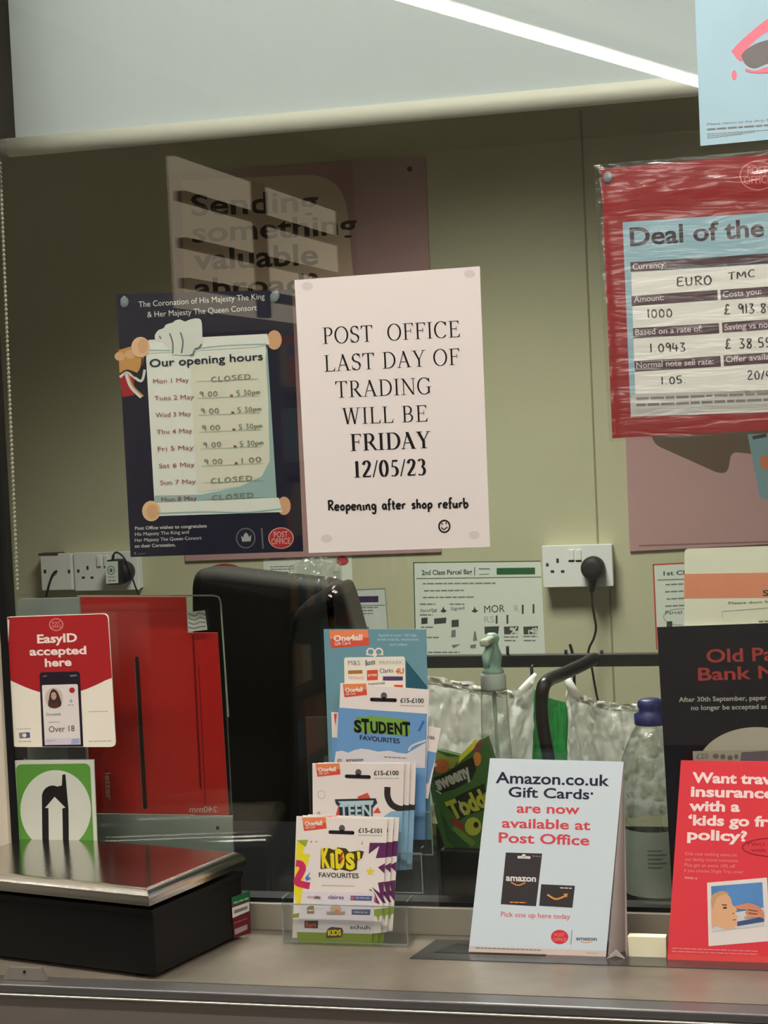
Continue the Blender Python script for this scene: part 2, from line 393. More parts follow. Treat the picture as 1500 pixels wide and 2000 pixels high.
def rounded(pts, r, n=5, which=None):
    out = []; N = len(pts)
    for i, p in enumerate(pts):
        if which is not None and i not in which: out.append(p); continue
        a = pts[i-1]; b = pts[(i+1) % N]
        def tow(q):
            l = math.hypot(q[0]-p[0], q[1]-p[1]); k = min(r/l, .5); return (p[0]+(q[0]-p[0])*k, p[1]+(q[1]-p[1])*k)
        A, B = tow(a), tow(b)
        for k in range(n+1):
            t = k/n; out.append(((1-t)**2*A[0]+2*t*(1-t)*p[0]+t*t*B[0], (1-t)**2*A[1]+2*t*(1-t)*p[1]+t*t*B[1]))
    return out
def post_oval(S, c, rx, ry, m_fill, m_line, lay=2):
    S.ell(c, rx, ry, m_line, lay); S.ell(c, rx*.92, ry*.92, m_fill, lay+1)
    S.text('POST', (c[0]-rx*.55, c[1]-ry*.06), (c[0]+rx*.55, c[1]-ry*.06-rx*.05), ry*.52, m_line, lay+2, .015)
    S.text('OFFICE', (c[0]-rx*.74, c[1]+ry*.58), (c[0]+rx*.74, c[1]+ry*.58-rx*.07), ry*.52, m_line, lay+2, .015)
Yn = (0, -1, 0)

# ================================================================== SETTING
wall_m = M('office_wall_paint', (186, 183, 152), 0.85, 0.2, bump=0.15, bscale=220, vary=0.04, vscale=3)
shopwall_m = M('shop_wall_paint', (200, 196, 186), 0.8, vary=0.05)
dark_m = M('dark_shop_fitting', (58, 52, 48), 0.6)
ceil_m = M('ceiling_paint', (205, 205, 198), 0.9)
floor_m = M('grey_vinyl_floor', (92, 90, 86), 0.5, vary=0.12, vscale=20)
XL, XR, YB, ZC, ZO = -3.2, 3.4, -6.6, 2.82, 2.70
struct(MB().box((XL, YB, -0.05), (XR, WALL, 0), floor_m).build('floor'))
struct(MB().box((XL, YB, ZC), (XR, 0.0, ZC+0.05), ceil_m).box((XL, 0.0, ZO), (XR, WALL, ZC+0.05), ceil_m).build('ceiling'))
struct(MB().box((XL, WALL, 0), (XR, WALL+0.08, ZC), wall_m).build('wall_back'))
struct(MB().box((XL-0.08, YB, 0), (XL, WALL+0.08, ZC), shopwall_m).build('wall_left'))
struct(MB().box((XR, YB, 0), (XR+0.08, WALL+0.08, ZC), shopwall_m).build('wall_right'))
struct(MB().box((XL, YB-0.08, 0), (XR, YB, ZC), shopwall_m).build('wall_front'))
# seam between two wall boards
seam = MB(); seam_m = M('wall_seam', (140, 136, 104), 0.85)
for a, b in (((1139, 215), (1163, 1060)), ((1184, 1150), (1208, 1400))):
    A = hy(*a, WALL); B = hy(*b, WALL); x = (A.x+B.x)/2
    seam.box((x-0.0018, WALL-0.002, B.z), (x+0.0018, WALL, A.z), seam_m)
struct(seam.build('trim_3'))

# the screen: glass in a frame standing on the counter
gx = hy(24, 1500, 0).x
frame_m = M('cream_painted_frame', (205, 196, 180), 0.5)
gask_m = M('black_rubber_gasket', (14, 14, 18), 0.5)
sill_t = hy(490, 1757, -0.012).z
struct(MB().box((gx+0.004, 0, sill_t), (XR, GB, ZO), glass_m).build('window_1'))
fr = MB().box((gx-0.09, -0.012, CT), (gx-0.004, 0.03, ZC), frame_m, 0.002)
struct(fr.build('trim_1'))
struct(MB().box((gx-0.004, -0.004, CT), (gx+0.005, 0.02, ZC), gask_m).build('trim_4'))
sill_m = M('beige_sill', (158, 152, 138), 0.45, 0.4)
struct(MB().box((gx+0.005, -0.012, CT), (XR, 0.028, sill_t-0.004), sill_m, 0.001).box((gx+0.005, -0.006, sill_t-0.004), (XR, 0.022, sill_t+0.001), gask_m).build('trim_2'))
struct(MB().box((XL, 0.0, 0), (gx-0.09, 0.05, ZC), shopwall_m).build('wall_counter'))

# counter
worktop_m = M('grey_stone_laminate', (120, 112, 101), 0.3, 0.45, vary=0.22, vscale=17)
edge_m = M('counter_edge_strip', (92, 90, 90), 0.3, 0.5, metal=0.1)
bright_m = M('bright_edge_bead', (206, 200, 190), 0.25, 0.5, metal=0.7)
fascia_m = M('brown_grey_fascia', (118, 110, 104), 0.5, 0.4)
ct = thing('counter', (0.2, -0.1, 0), 'grey stone-effect service counter below the glass screen, with a shiny front edge', 'counter')
fy = hz(700, 1949, CT).y
e1 = hz(300, 1933, CT).y
MB().box((XL, -0.205, CT-0.03), (XR, 0.0, CT), worktop_m).build('worktop', ct)
MB().box((XL, fy, CT-0.0095), (XR, -0.205, CT-0.0004), edge_m, 0.002).build('edge_strip', ct)['label'] = 'dark glossy strip along the counter edge'
MB().box((XL, fy-0.0025, CT-0.0122), (XR, fy+0.004, CT-0.0098), bright_m, 0.0008).build('edge_bead', ct)['label'] = 'bright metal bead on the counter edge'
MB().box((XL, fy+0.001, 0.0), (XR, -0.206, CT-0.0122), fascia_m).build('front_panel', ct)

# office desk behind the glass
deskblk = M('black_desk_top', (12, 12, 13), 0.9, 0.05)
dk = thing('office_desk', (0.3, 0.3, 0), 'black office desk running behind the glass screen under the bottles', 'desk')
DZ = CT-0.012
MB().box((gx-0.2, 0.03, DZ-0.03), (1.9, 0.585, DZ), deskblk, 0.003).build('desk_top', dk)
for x in (gx-0.18, 1.86): MB().box((x, 0.06, 0), (x+0.04, 0.57, DZ-0.03), deskblk).build('desk_side', dk)

# ================================================================== LIGHT FITTINGS
def emis(name, c, s):
    m = bpy.data.materials.new(name); m.use_nodes = True; nt = m.node_tree; nt.nodes.clear()
    e = nt.nodes.new('ShaderNodeEmission'); e.inputs[0].default_value = lin(c); e.inputs[1].default_value = s
    o = nt.nodes.new('ShaderNodeOutputMaterial'); nt.links.new(e.outputs[0], o.inputs[0]); return m
led_m = emis('led_diffuser', (255, 247, 236), LED_FRONT)
offled_m = emis('office_panel_diffuser', (250, 255, 236), LED_OFFICE)
housing_m = M('white_light_housing', (225, 225, 222), 0.5)
def batten(p0, p1, z, label):
    p0 = Vector((p0[0], p0[1], z)); p1 = Vector((p1[0], p1[1], z)); d = p1-p0; mid = (p0+p1)/2; a = math.atan2(d.y, d.x); L = d.length/2
    t = thing('ceiling_light', (mid.x, mid.y, z), label, 'light', 'LED battens on the shop ceiling')
    mw = Matrix.Translation(mid) @ Matrix.Rotation(a, 4, 'Z')
    MB().box((-L, -0.028, 0), (L, 0.028, 0.018), led_m, 0.004, mw).build('diffuser', t)
    MB().box((-L-0.01, -0.04, 0.018), (L+0.01, 0.04, ZC-z), housing_m, 0, mw).build('housing', t)
k = 0.6480/1.8324
v0 = hz(800, 0, 2.763)
def vpt(Y): return (v0.x+(Y-v0.y)*k, -Y)
batten(vpt(2.1), vpt(6.3), 2.763, 'long LED batten mirrored as the slanting white streak in the glass')
batten((-2.4, -0.75), (2.8, -0.75), 2.763, 'added LED batten on the shop ceiling, lighting blind and papers along the counter')  # unseen batten, added for even light on the papers and blind
# office ceiling panel with a louvre (narrow beam)
op = thing('ceiling_light', (-0.2, 1.1, ZO), 'square recessed light panel in the office ceiling behind the blind', 'light')
MB().box((-0.5, 0.8, ZO-0.03), (0.1, 1.4, ZO), housing_m).build('frame', op)
ld = bpy.data.lights.new('panel_lamp', 'AREA'); ld.shape = 'SQUARE'; ld.size = 0.56; ld.energy = LED_OFFICE; ld.spread = math.radians(114); ld.color = (1.0, 1.0, 0.92)
lo = bpy.data.objects.new('panel_lamp', ld); COL.objects.link(lo); lo.parent = op; lo.location = (0, 0, -0.032)

# shop side window and shelving, seen only as reflections in the glass
def vwall(px, py, X):           # where the mirrored ray from a pixel meets the shop's left wall
    p = hit(px, py, (X, 0, 0), (1, 0, 0)); return Vector((p.x, -p.y, p.z))
WX = -1.75
a = vwall(352, 560, WX); b = vwall(650, 330, WX)
y0, y1 = a.y, b.y; zt = vwall(352, 308, WX).z; zb = vwall(352, 600, WX).z
lit_m = emis('daylit_shop_window', (255, 236, 205), WIN_LIGHT)
wn = struct(MB().box((WX-0.03, y1, zb), (WX, y0, zt), lit_m).build('window_2'))
bars = MB(); yb = vwall(497, 400, WX).y
bars.box((WX-0.01, yb-0.05, zb), (WX+0.03, yb+0.05, zt), dark_m)
for z in (vwall(352, 385, WX).z, vwall(352, 475, WX).z, vwall(352, 553, WX).z): bars.box((WX-0.01, y1, z-0.018), (WX+0.03, y0, z+0.018), dark_m)
struct(bars.build('trim_5'))
struct(MB().box((WX-0.06, YB, 0), (WX-0.03, -2.4, ZC), M('shop_partition', (120, 112, 100), 0.7)).build('wall_shop'))
sh = thing('shop_shelving', (WX+0.2, -4.6, 0), 'dark shop shelving stocked with packets, mirrored faintly over the navy poster', 'shelving')
shb = MB(); stock = MB(); rr = random.Random(3)
cols = [M('stock_%s' % n, c, 0.5) for n, c in (('tan', (196, 150, 96)), ('orange', (206, 104, 50)), ('cream', (222, 208, 176)), ('teal', (74, 130, 138)), ('blue', (88, 120, 160)), ('olive', (150, 146, 84)))]
for i in range(6):
    z = 0.35+i*0.27
    shb.box((WX-0.02, -6.2, z-0.02), (WX+0.34, -4.2, z), dark_m)
    y = -6.15
    while y < -4.35:
        d_ = rr.uniform(.06, .16); h_ = rr.uniform(.10, .21)
        if rr.random() < .8: stock.box((WX+0.05, y, z), (WX+0.30, y+d_*.9, z+h_), rr.choice(cols))
        y += d_
for y in (-6.2, -4.2): shb.box((WX-0.02, y-0.02, 0), (WX+0.34, y+0.02, 1.9), dark_m)
shb.build('shelf_frame', sh); st = stock.build('stock', sh); st['kind'] = 'stuff'

# ================================================================== ROLLER BLIND
blind_m = M('grey_blind_fabric', (196, 205, 212), 0.75, 0.2, bump=0.1, bscale=600)
rail_m = M('white_blind_rail', (226, 226, 214), 0.35, 0.5)
BY = 0.12
c0 = hy(22, 276, BY); c1 = hy(1360, 181, BY); rz = (c0.z+c1.z)/2; rad = 0.0115
bl = thing('roller_blind', (0.8, BY, rz), 'pale grey roller blind behind the glass top, with a white rounded bottom bar', 'blind')
bx0 = hy(24, 140, BY).x
MB().box((bx0, BY-0.0008, rz+rad*0.8), (2.4, BY+0.0008, ZO-0.05), blind_m).build('fabric', bl)
MB().tube([(hy(18, 278, BY).x, BY, rz), (2.4, BY, rz)], rad, rail_m, 20).build('bottom_bar', bl)
capm = M('grey_plastic_cap', (120, 118, 112), 0.5)
MB().tube([(hy(0, 280, BY).x-0.01, BY, rz), (hy(18, 278, BY).x, BY, rz)], rad*0.98, capm, 20).build('end_cap', bl)
MB().tube([(bx0-0.3, BY, ZO-0.04), (2.4, BY, ZO-0.04)], 0.03, rail_m, 16).build('roller', bl)
ch = MB(); cm = M('white_chain_bead', (205, 205, 190), 0.4)
A = hy(0, 320, BY+0.03); B = hy(34, 1150, BY+0.03); n = 95
for i in range(n):
    ch.sphere(A.lerp(B, i/(n-1)), 0.0022, cm, 8)
ch.tube([A+(B-A)*(i/20) for i in range(21)], 0.0006, cm, 6)
ch.tube([A, (A.x-0.008, A.y, ZO-0.04)], 0.0006, cm, 6)
ch.build('bead_chain', bl)
struct(MB().box((bx0-0.12, BY+0.02, hy(10, 262, BY+0.02).z), (hy(22, 150, BY+0.02).x+0.001, BY+0.06, ZO), M('dark_grey_trim', (66, 66, 64), 0.6)).build('trim_6'))

# ================================================================== ON THE BACK WALL
def wall_sheet(): return Sheet((0, WALL-0.0006, 0), Yn)
pink = M('dusty_pink_print', (178, 140, 138), 0.6, 0.3)
bubble_m = M('pale_pink_bubble', (214, 186, 160), 0.6)
brownp = M('brown_print', (92, 74, 58), 0.6)
S = Sheet((0, WALL-0.006, 0), Yn)
S.base([(330, 340), (830, 305), (862, 1078), (362, 1096)], pink, 0.006)
S.poly(rounded([(354, 352), (672, 338), (692, 560), (360, 572)], 80, 8, which=(1,)), bubble_m, 1)
dk_t = M('dark_brown_ink', (58, 48, 44), 0.6)
S.text('Sending', (374, 421), (622, 412), 40, dk_t, 2, .02)
S.text('something', (376, 473), (698, 456), 38, dk_t, 2, .02)
S.text('valuable', (379, 527), (622, 516), 40, dk_t, 2, .02)
S.text('abroad?', (381, 580), (622, 570), 36, dk_t, 2, .02)
S.ell((800, 330), 5, 5, M('poster_pin', (60, 50, 46)), 2)
tag(S.build('poster'), 'large dusty pink poster on the wall asking about sending something valuable abroad', 'poster')

S = Sheet((0, WALL-0.006, 0), Yn)
S.base([(1216, 700), (1560, 690), (1572, 1059), (1230, 1077)], pink, 0.006)
S.poly(rounded([(1262, 820), (1278, 868), (1405, 925), (1422, 922), (1428, 882), (1500, 890), (1500, 800)], 14, 4), brownp, 1)
S.poly([(1460, 848), (1530, 846), (1550, 985), (1484, 972)], M('pale_blue_card_print', (120, 150, 156), 0.6), 2)
S.line([(1470, 855), (1497, 850)], 7, dk_t, 3); S.poly([(1483, 893), (1500, 888), (1500, 918), (1486, 914)], M('orange_patch', (196, 116, 84), 0.6), 3)
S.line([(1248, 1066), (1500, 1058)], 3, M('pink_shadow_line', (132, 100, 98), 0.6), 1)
tag(S.build('poster'), 'dusty pink poster with a brown pointed shape, on the wall right of the socket', 'poster')

pap = M('dim_white_paper', (214, 220, 206), 0.7); ink = M('print_black', (66, 70, 64), 0.7); inkg = M('print_grey', (120, 126, 116), 0.7)
S = wall_sheet(); S.base([(807, 1099), (1056, 1096), (1065, 1277), (811, 1282)], pap, 0.0006)
gbord = M('green_border', (70, 92, 58), 0.7); S.line([(807, 1099), (1056, 1096)], 2, gbord, 1); S.line([(808, 1099), (812, 1282)], 2, gbord, 1)
S.text('2nd Class Parcel Bag', (824, 1123), (922, 1121), 9, ink, 2, .02)
S.line([(927, 1108), (927, 1124)], 2, inkg, 2); S.line([(935, 1111), (957, 1111)], 2.5, inkg, 2); S.line([(936, 1122), (955, 1121)], 1.5, inkg, 2)
S.line([(970, 1116), (1045, 1115)], 13, M('green_bar', (34, 92, 48), 0.6), 2)
S.line([(813, 1130), (1057, 1127)], 2, inkg, 2)
for (x0, y0_, x1) in ((826, 1140, 968), (828, 1154, 906), (826, 1167, 926)): S.greek((x0, y0_), (x1, y0_-1), 2.6, inkg, 2)
for (x0, y0_, x1) in ((820, 1180, 850), (878, 1180, 907), (820, 1201, 845), (822, 1225, 846), (834, 1245, 858), (836, 1274, 898), (984, 1244, 1012), (985, 1251, 1007), (1022, 1243, 1050), (1023, 1251, 1048)): S.greek((x0, y0_), (x1, y0_), 2.6, inkg, 2)
S.text('Parcel', (822, 1196), (843, 1194), 6, ink, 2); S.text('2nd', (844, 1196), (853, 1195), 7, ink, 2, .02); S.text('Signed', (881, 1192), (907, 1190), 6, ink, 2)
for x in (866, 927): S.poly([(x-6, 1194), (x-2, 1190), (x, 1184), (x+2, 1190), (x+7, 1193), (x+1, 1197)], ink, 2)
S.poly([(823, 1207), (835, 1206), (835, 1218), (823, 1219)], ink, 2); S.poly([(848, 1208), (872, 1206), (871, 1217), (848, 1219)], ink, 2); S.poly([(882, 1211), (896, 1210), (896, 1224), (882, 1225)], ink, 2)
S.poly([(882, 1231), (890, 1230), (890, 1244), (881, 1245)], inkg, 2); S.poly([(926, 1233), (929, 1233), (932, 1251), (924, 1252)], inkg, 2); S.poly([(881, 1260), (900, 1258), (886, 1266)], inkg, 2); S.poly([(918, 1260), (930, 1258), (929, 1266), (919, 1266)], inkg, 2)
S.text('MOR', (946, 1197), (986, 1195), 14, ink, 2, .005)
S.text('R', (1005, 1195), (1014, 1195), 13, lgrey_i, 2); S.text('RS', (946, 1216), (965, 1215), 12, lgrey_i, 2)
for x, y, y2 in ((1021, 1181, 1199), (1042, 1180, 1198), (970, 1202, 1218), (991, 1201, 1218), (991, 1262, 1278)): S.line([(x, y), (x, y2)], 3.6, ink, 2)
for x in (946, 984, 1022): S.poly([(x, 1224), (x+29, 1223), (x+27, 1238), (x+1, 1239)], ink, 2)
S.text('%', (996, 1238), (1012, 1237), 12, pap, 3, .03); S.text('r48', (1032, 1238), (1050, 1237), 11, pap, 3, .03)
tag(S.build('price_notice'), 'white parcel notice with a green bar, left of the socket with the plug', 'notice')

S = wall_sheet(); S.base([(1275, 1103), (1400, 1097), (1408, 1262), (1282, 1268)], pap, 0.0006)
rb = M('red_border', (190, 78, 60), 0.7); S.line([(1275, 1103), (1400, 1097)], 3, rb, 1); S.line([(1276, 1103), (1283, 1268)], 3, rb, 1)
S.text('1st Class', (1296, 1124), (1360, 1121), 8, ink, 2, .02); S.line([(1284, 1133), (1400, 1129)], 2, inkg, 2)
for y, x in ((1142, 1300), (1156, 1299), (1170, 1302), (1184, 1299)): S.greek((x, y), (1345, y-2), 2.6, inkg, 2)
S.ring((1330, 1205), 34, 16, 1, inkg, 2); S.text('Parcel 24', (1300, 1200), (1350, 1198), 7, ink, 2); S.poly([(1302, 1214), (1313, 1213), (1313, 1224), (1302, 1225)], ink, 2)
tag(S.build('price_notice'), 'white first class notice with a red border, half hidden behind the cream leaflet', 'notice')

S = wall_sheet(); S.base([(676, 1153), (752, 1150), (764, 1300), (684, 1304)], M('dim_paper_two', (196, 202, 192), 0.7), 0.0006)
S.line([(676, 1153), (752, 1150)], 2, inkg, 1); S.line([(752, 1150), (762, 1290)], 1.5, inkg, 1)
S.line([(688, 1171), (739, 1170)], 12, M('purple_bar', (62, 48, 84), 0.6), 2)
S.line([(684, 1183), (752, 1182)], 1.5, inkg, 2)
for y, x in ((1187, 738), (1193, 731), (1199, 728), (1206, 704)): S.greek((688, y), (x, y-1), 2.4, inkg, 2)
S.poly([(690, 1224), (700, 1222), (704, 1218), (708, 1223), (720, 1224), (724, 1234), (690, 1236)], inkg, 2)
tag(S.build('price_notice'), 'small white wall notice with a purple bar, just right of the chair', 'notice')

S = wall_sheet(); S.base([(514, 1087), (686, 1077), (694, 1280), (522, 1290)], pap, 0.0007)
S.text('Business', (528, 1094), (556, 1092), 5, ink, 2)
for y in (1107, 1112, 1118, 1124): S.greek((528, y), (575, y-1), 1.6, inkg, 2)
post_oval(S, (669, 1095), 12, 9.5, M('oval_red_dim', (170, 44, 52), 0.6), M('oval_red_line', (196, 90, 92), 0.6))
S.poly([(650, 1115), (663, 1114), (668, 1180), (656, 1180)], M('grey_block', (176, 182, 170), 0.7), 1)
tag(S.build('price_notice'), 'white notice with a red oval logo on the wall, partly covered by the chair', 'notice')
# red disc sign behind the chair
S = wall_sheet(); S.ell((440, 1126), 42, 25, M('red_disc', (170, 40, 42), 0.55), 1)
S.base([(440+40*math.cos(a*math.pi/16), 1126+24*math.sin(a*math.pi/16)) for a in range(32)], M('red_disc', (170, 40, 42)), 0.0008)
tag(S.build('wall_sign'), 'red oval sign on the wall, only its top showing above the chair back', 'sign')

# sockets
sock_m = M('white_socket_plastic', (226, 226, 220), 0.4, 0.4); slot_m = M('socket_slot', (50, 48, 42), 0.7)
D1 = WALL-0.038
def wbox(px0, py0, px1, py1, y0, y1, m, name, parent, bev=0.0015):
    A = hy(px0, py0, y0); B = hy(px1, py1, y0)
    return MB().box((A.x, y0, B.z), (B.x, y1, A.z), m, bev).build(name, parent)
p = hy(1128, 1146, WALL)
so = thing('wall_socket', (p.x, WALL, p.z), 'white double wall socket with a black plug in its right half', 'socket')
wbox(1060, 1069, 1196, 1143, D1, WALL, sock_m, 'back_box', so)
fp = wbox(1058, 1066, 1198, 1145, D1-0.006, D1+0.002, sock_m, 'face_plate', so)
for x in (1111, 1125): wbox(x, 1074, x+10, 1094, D1-0.010, D1-0.005, sock_m, 'switch', fp, 0.001)
for x in (1111, 1125): wbox(x-1, 1094, x+11, 1097, D1-0.0065, D1-0.005, slot_m, 'switch_mark', fp, 0)
s_ = MB()
for (x, y, w_, h_) in ((1089, 1095, 2.6, 4), (1079, 1116, 3.4, 2.3), (1099, 1116, 3.4, 2.3), (1069, 1103, 2.6, 3.0)):
    A = hy(x-w_, y-h_, D1-0.006); B = hy(x+w_, y+h_, D1-0.006); MB().box((A.x, D1-0.0066, B.z), (B.x, D1-0.005, A.z), slot_m).build('pin_hole', fp)
plug_m = M('black_plug', (34, 33, 34), 0.55)
pc = hy(1157, 1110, D1-0.03)
pg = thing('power_plug', (pc.x, D1-0.008, pc.z), 'black plug pushed into the double socket, its cable hanging down behind the rail', 'plug')
PR = 23/3600*(pc-EYE).dot(FW)
rot = Matrix.Rotation(math.pi/2, 4, 'X')
MB().lathe((pc.x, D1-0.006, pc.z), [(PR*.97, 0.0), (PR, 0.006), (PR, 0.026), (PR*.86, 0.034), (PR*.4, 0.036)], plug_m, 32, rot).build('plug_body', pg)
tp = [hy(1157, 1122, D1-0.022), hy(1157, 1140, D1-0.022), hy(1156, 1156, D1-0.02)]
MB().tube(tp, [0.014, 0.008, 0.0055], plug_m, 12).build('cable_grip', pg)
cabm = M('black_cable', (24, 24, 24), 0.6)
cp = smooth_pts([(1156, 1154), (1157, 1180), (1161, 1205), (1164, 1225), (1160, 1246), (1151, 1265), (1149, 1282), (1156, 1305), (1161, 1335), (1170, 1380)], 5)
MB().tube([hy(x, y, D1-0.015) for x, y in cp], 0.0026, cabm, 8).build('cable', pg)

p = hy(170, 1150, WALL)
so = thing('wall_socket', (p.x, WALL, p.z), 'pair of white socket plates on the wall at the left, holding a black charger', 'socket')
D2 = WALL-0.034
wbox(80, 1084, 270, 1150, D2, WALL, sock_m, 'back_box', so)
wbox(78, 1082, 141, 1152, D2-0.006, D2+0.001, sock_m, 'blank_plate', so)
fp = wbox(143, 1080, 272, 1152, D2-0.006, D2+0.001, sock_m, 'face_plate', so)
for x in (188, 202): wbox(x, 1085, x+9, 1106, D2-0.010, D2-0.005, sock_m, 'switch', fp, 0.001)
s_ = MB()
for (x, y, w_, h_) in ((171, 1109, 2.2, 3.6), (163, 1128, 2.8, 2), (180, 1128, 2.8, 2), (153, 1115, 2.4, 2.8), (88, 1116, 2.6, 3.4), (135, 1116, 2.4, 3.4)):
    A = hy(x-w_, y-h_, D2-0.006); B = hy(x+w_, y+h_, D2-0.006); MB().box((A.x, D2-0.0066, B.z), (B.x, D2-0.005, A.z), slot_m).build('pin_hole', fp)
A = hy(77, 1081, D2); B = hy(115, 1084, D2); MB().box((A.x, D2-0.007, B.z), (B.x, WALL, A.z), M('dark_shelf_edge', (70, 64, 50), 0.6)).build('top_strip', so)
MB().tube([hy(x, y, D2-0.01) for x, y in smooth_pts([(111, 1115), (104, 1121), (98, 1135), (94, 1150), (90, 1166)], 5)], 0.0028, cabm, 8).build('flex_cable', so)
p = hy(220, 1142, D2)
cg = thing('charger', (p.x, D2, p.z), 'black plug-in charger with a white label, in the left-hand wall socket', 'charger')
wbox(207, 1094, 236, 1142, D2-0.045, D2-0.006, plug_m, 'charger_body', cg, 0.004)
A = hy(232, 1100, D2-0.03); B = hy(248, 1142, D2-0.03)
MB().tube([((A.x+B.x)/2-0.004, D2-0.006, (A.z+B.z)/2+.004), ((A.x+B.x)/2-0.004, D2-0.028, (A.z+B.z)/2+.004)], 0.026, plug_m, 20).build('plug_body', cg)
S = Sheet((0, D2-0.0456, 0), Yn); S.base([(206, 1097), (230, 1096), (231, 1139), (207, 1140)], pap, 0.0005)
S.ring((217, 1114), 6.5, 8, 1.6, M('label_green', (86, 120, 92), 0.7), 1); S.ell((217, 1114), 3, 4, M('label_green', (86, 120, 92)), 1); S.greek((211, 1127), (226, 1127), 1.5, inkg, 1); S.greek((212, 1134), (225, 1134), 2.2, inkg, 1)
S.build('rating_label', cg)['label'] = 'white rating label'
MB().tube([hy(x, y, D2-0.03) for x, y in smooth_pts([(220, 1096), (222, 1083), (227, 1079), (236, 1083), (246, 1096), (256, 1122), (266, 1150), (273, 1164)], 5)], [0.0035]*5+[0.0022]*31, cabm, 8).build('cable', cg)

# ================================================================== ON THE GLASS
tackm = M('grey_adhesive_putty', (124, 136, 140), 0.6)
def dab(px, py, Y, s, parent, flat=.4, rot=0):
    c = hy(px, py, Y); mb = MB(); bm = bmesh.new(); bmesh.ops.create_icosphere(bm, subdivisions=2, radius=1)
    for v in bm.verts:
        k_ = 1+.18*noise.noise(v.co*1.7+Vector((px, py, 0))); v.co = Vector((v.co.x*s*.85*k_, v.co.y*s*flat, v.co.z*s*1.1*k_))
    mb.from_bm(bm, tackm, True, Matrix.Translation(c) @ Matrix.Rotation(rot, 4, 'Y')); return mb.build('putty_dab', parent)

# --- white closing notice, outside of the glass
p = hy(780, 1074, -0.0006); nt_ = thing('paper_notice', (p.x, 0, p.z), 'white paper notice on the glass giving the last day of trading, with a handwritten line', 'notice')
S = Sheet((0, -0.0008, 0), Yn)
S.base([(575, 547), (937, 520), (957, 1068), (603, 1080)], white, 0.0007)
for s, x0, y0_, x1, y1_, cap, b in (('POST  OFFICE', 630, 672, 900, 658, 32, 0), ('LAST DAY OF', 633, 726, 899, 712, 32, 0), ('TRADING', 655, 777, 845, 769, 32, 0), ('WILL BE', 669, 829, 837, 823, 32, 0), ('FRIDAY', 684, 881, 841, 875, 33, 1), ('12/05/23', 688, 933, 834, 928, 32, 1)):
    S.serif(s, (x0, y0_), (x1, y1_), cap, black, bool(b))
S.hand('Reopening after shop refurb', (641, 997), (915, 991), 19, black, .2)
S.ring((868, 1028), 10.5, 11.5, 3.2, black, 2); S.line([(863, 1021), (864, 1025)], 2, black, 2); S.line([(871, 1020), (872, 1024)], 2, black, 2); S.line([(862, 1030), (867, 1034), (874, 1029)], 2.2, black, 2, True)
show = M('putty_showing_through', (206, 201, 200), 0.75)
for x, y in ((600, 559), (917, 535), (926, 1045), (638, 1052)): S.ell((x, y), 11, 8, show, 1)
S.build('sheet', nt_)

# --- navy coronation opening-hours poster, behind the glass
YI = GB+0.0022
p = hy(410, 1082, YI); cp_ = thing('opening_hours_poster', (p.x, YI, p.z), 'navy coronation poster with opening hours on a scroll held by a white glove', 'poster')
S = Sheet((0, YI, 0), Yn)
S.base([(227, 574), (570, 566), (592, 1077), (255, 1088)], navy, 0.0006)
skin = M('scroll_peach', (226, 176, 136), 0.55); skin2 = M('scroll_peach_light', (238, 196, 158), 0.55); wsc = M('scroll_white', (238, 240, 236), 0.55); glove = M('glove_white', (226, 228, 224), 0.55)
scb = M('scroll_pale_blue', (164, 192, 194), 0.55); scc = M('scroll_pale_cream', (232, 230, 216), 0.55); gold = M('gold_braid', (206, 152, 92), 0.55); wtx = M('poster_white_ink', (222, 222, 220), 0.6)
S.text('The Coronation of His Majesty The King', (271, 600), (517, 584), 11, wtx, 1, .006)
S.text('& Her Majesty The Queen Consort', (288, 620), (502, 606), 11, wtx, 1, .006)
# arm: gold cuff, red sleeve, black piping
S.poly([(231, 684), (285, 668), (279, 712), (268, 728), (252, 722), (234, 734)], gold, 1)
for x in (234, 254, 270): S.ell((x, 696-(x-234)*.2), 10, 8.5, skin, 2)
S.poly([(233, 733), (247, 727), (262, 740), (262, 772), (240, 776)], M('sleeve_red', (172, 38, 52), 0.55), 1)
S.line([(234, 737), (246, 728), (256, 732), (276, 744), (283, 722)], 5, wtx, 2, True)
S.line([(234, 731), (250, 723), (266, 735), (276, 716), (278, 700)], 3, M('braid_dark', (70, 40, 40), 0.5), 3, True)
S.line([(246, 729), (256, 756), (276, 776)], 6, wtx, 2, True); S.line([(251, 731), (260, 754), (280, 774)], 3, gold, 3, True)
# scroll body
S.poly([(285, 690), (519, 672), (541, 976), (302, 985)], wsc, 2)
S.poly([(519, 690), (522, 674), (541, 976), (470, 984), (302, 985), (302, 968), (390, 966), (470, 950), (512, 930), (527, 900), (523, 780)], scb, 3)
S.poly([(372, 706), (519, 698), (524, 780), (527, 900), (512, 930), (470, 950), (385, 962)], scc, 4)
S.poly([(290, 664), (522, 652), (527, 672), (500, 678), (290, 690)], wsc, 5); S.line([(292, 684), (360, 684), (430, 676), (520, 672)], 2.4, scb, 6, True)
S.poly([(302, 982), (545, 972), (552, 1000), (305, 1008)], wsc, 5); S.line([(306, 1003), (400, 1000), (480, 1001), (550, 994)], 3, scb, 6, True)
S.ell((275, 678), 18, 20, skin2, 6); S.ell((279, 676), 10, 14, skin, 7)
S.ell((536, 664), 14.5, 19, skin, 4); S.ell((296, 998), 18, 20, skin2, 6); S.ell((298, 999), 11, 14, skin, 7); S.ell((555, 988), 13, 18, skin, 4)
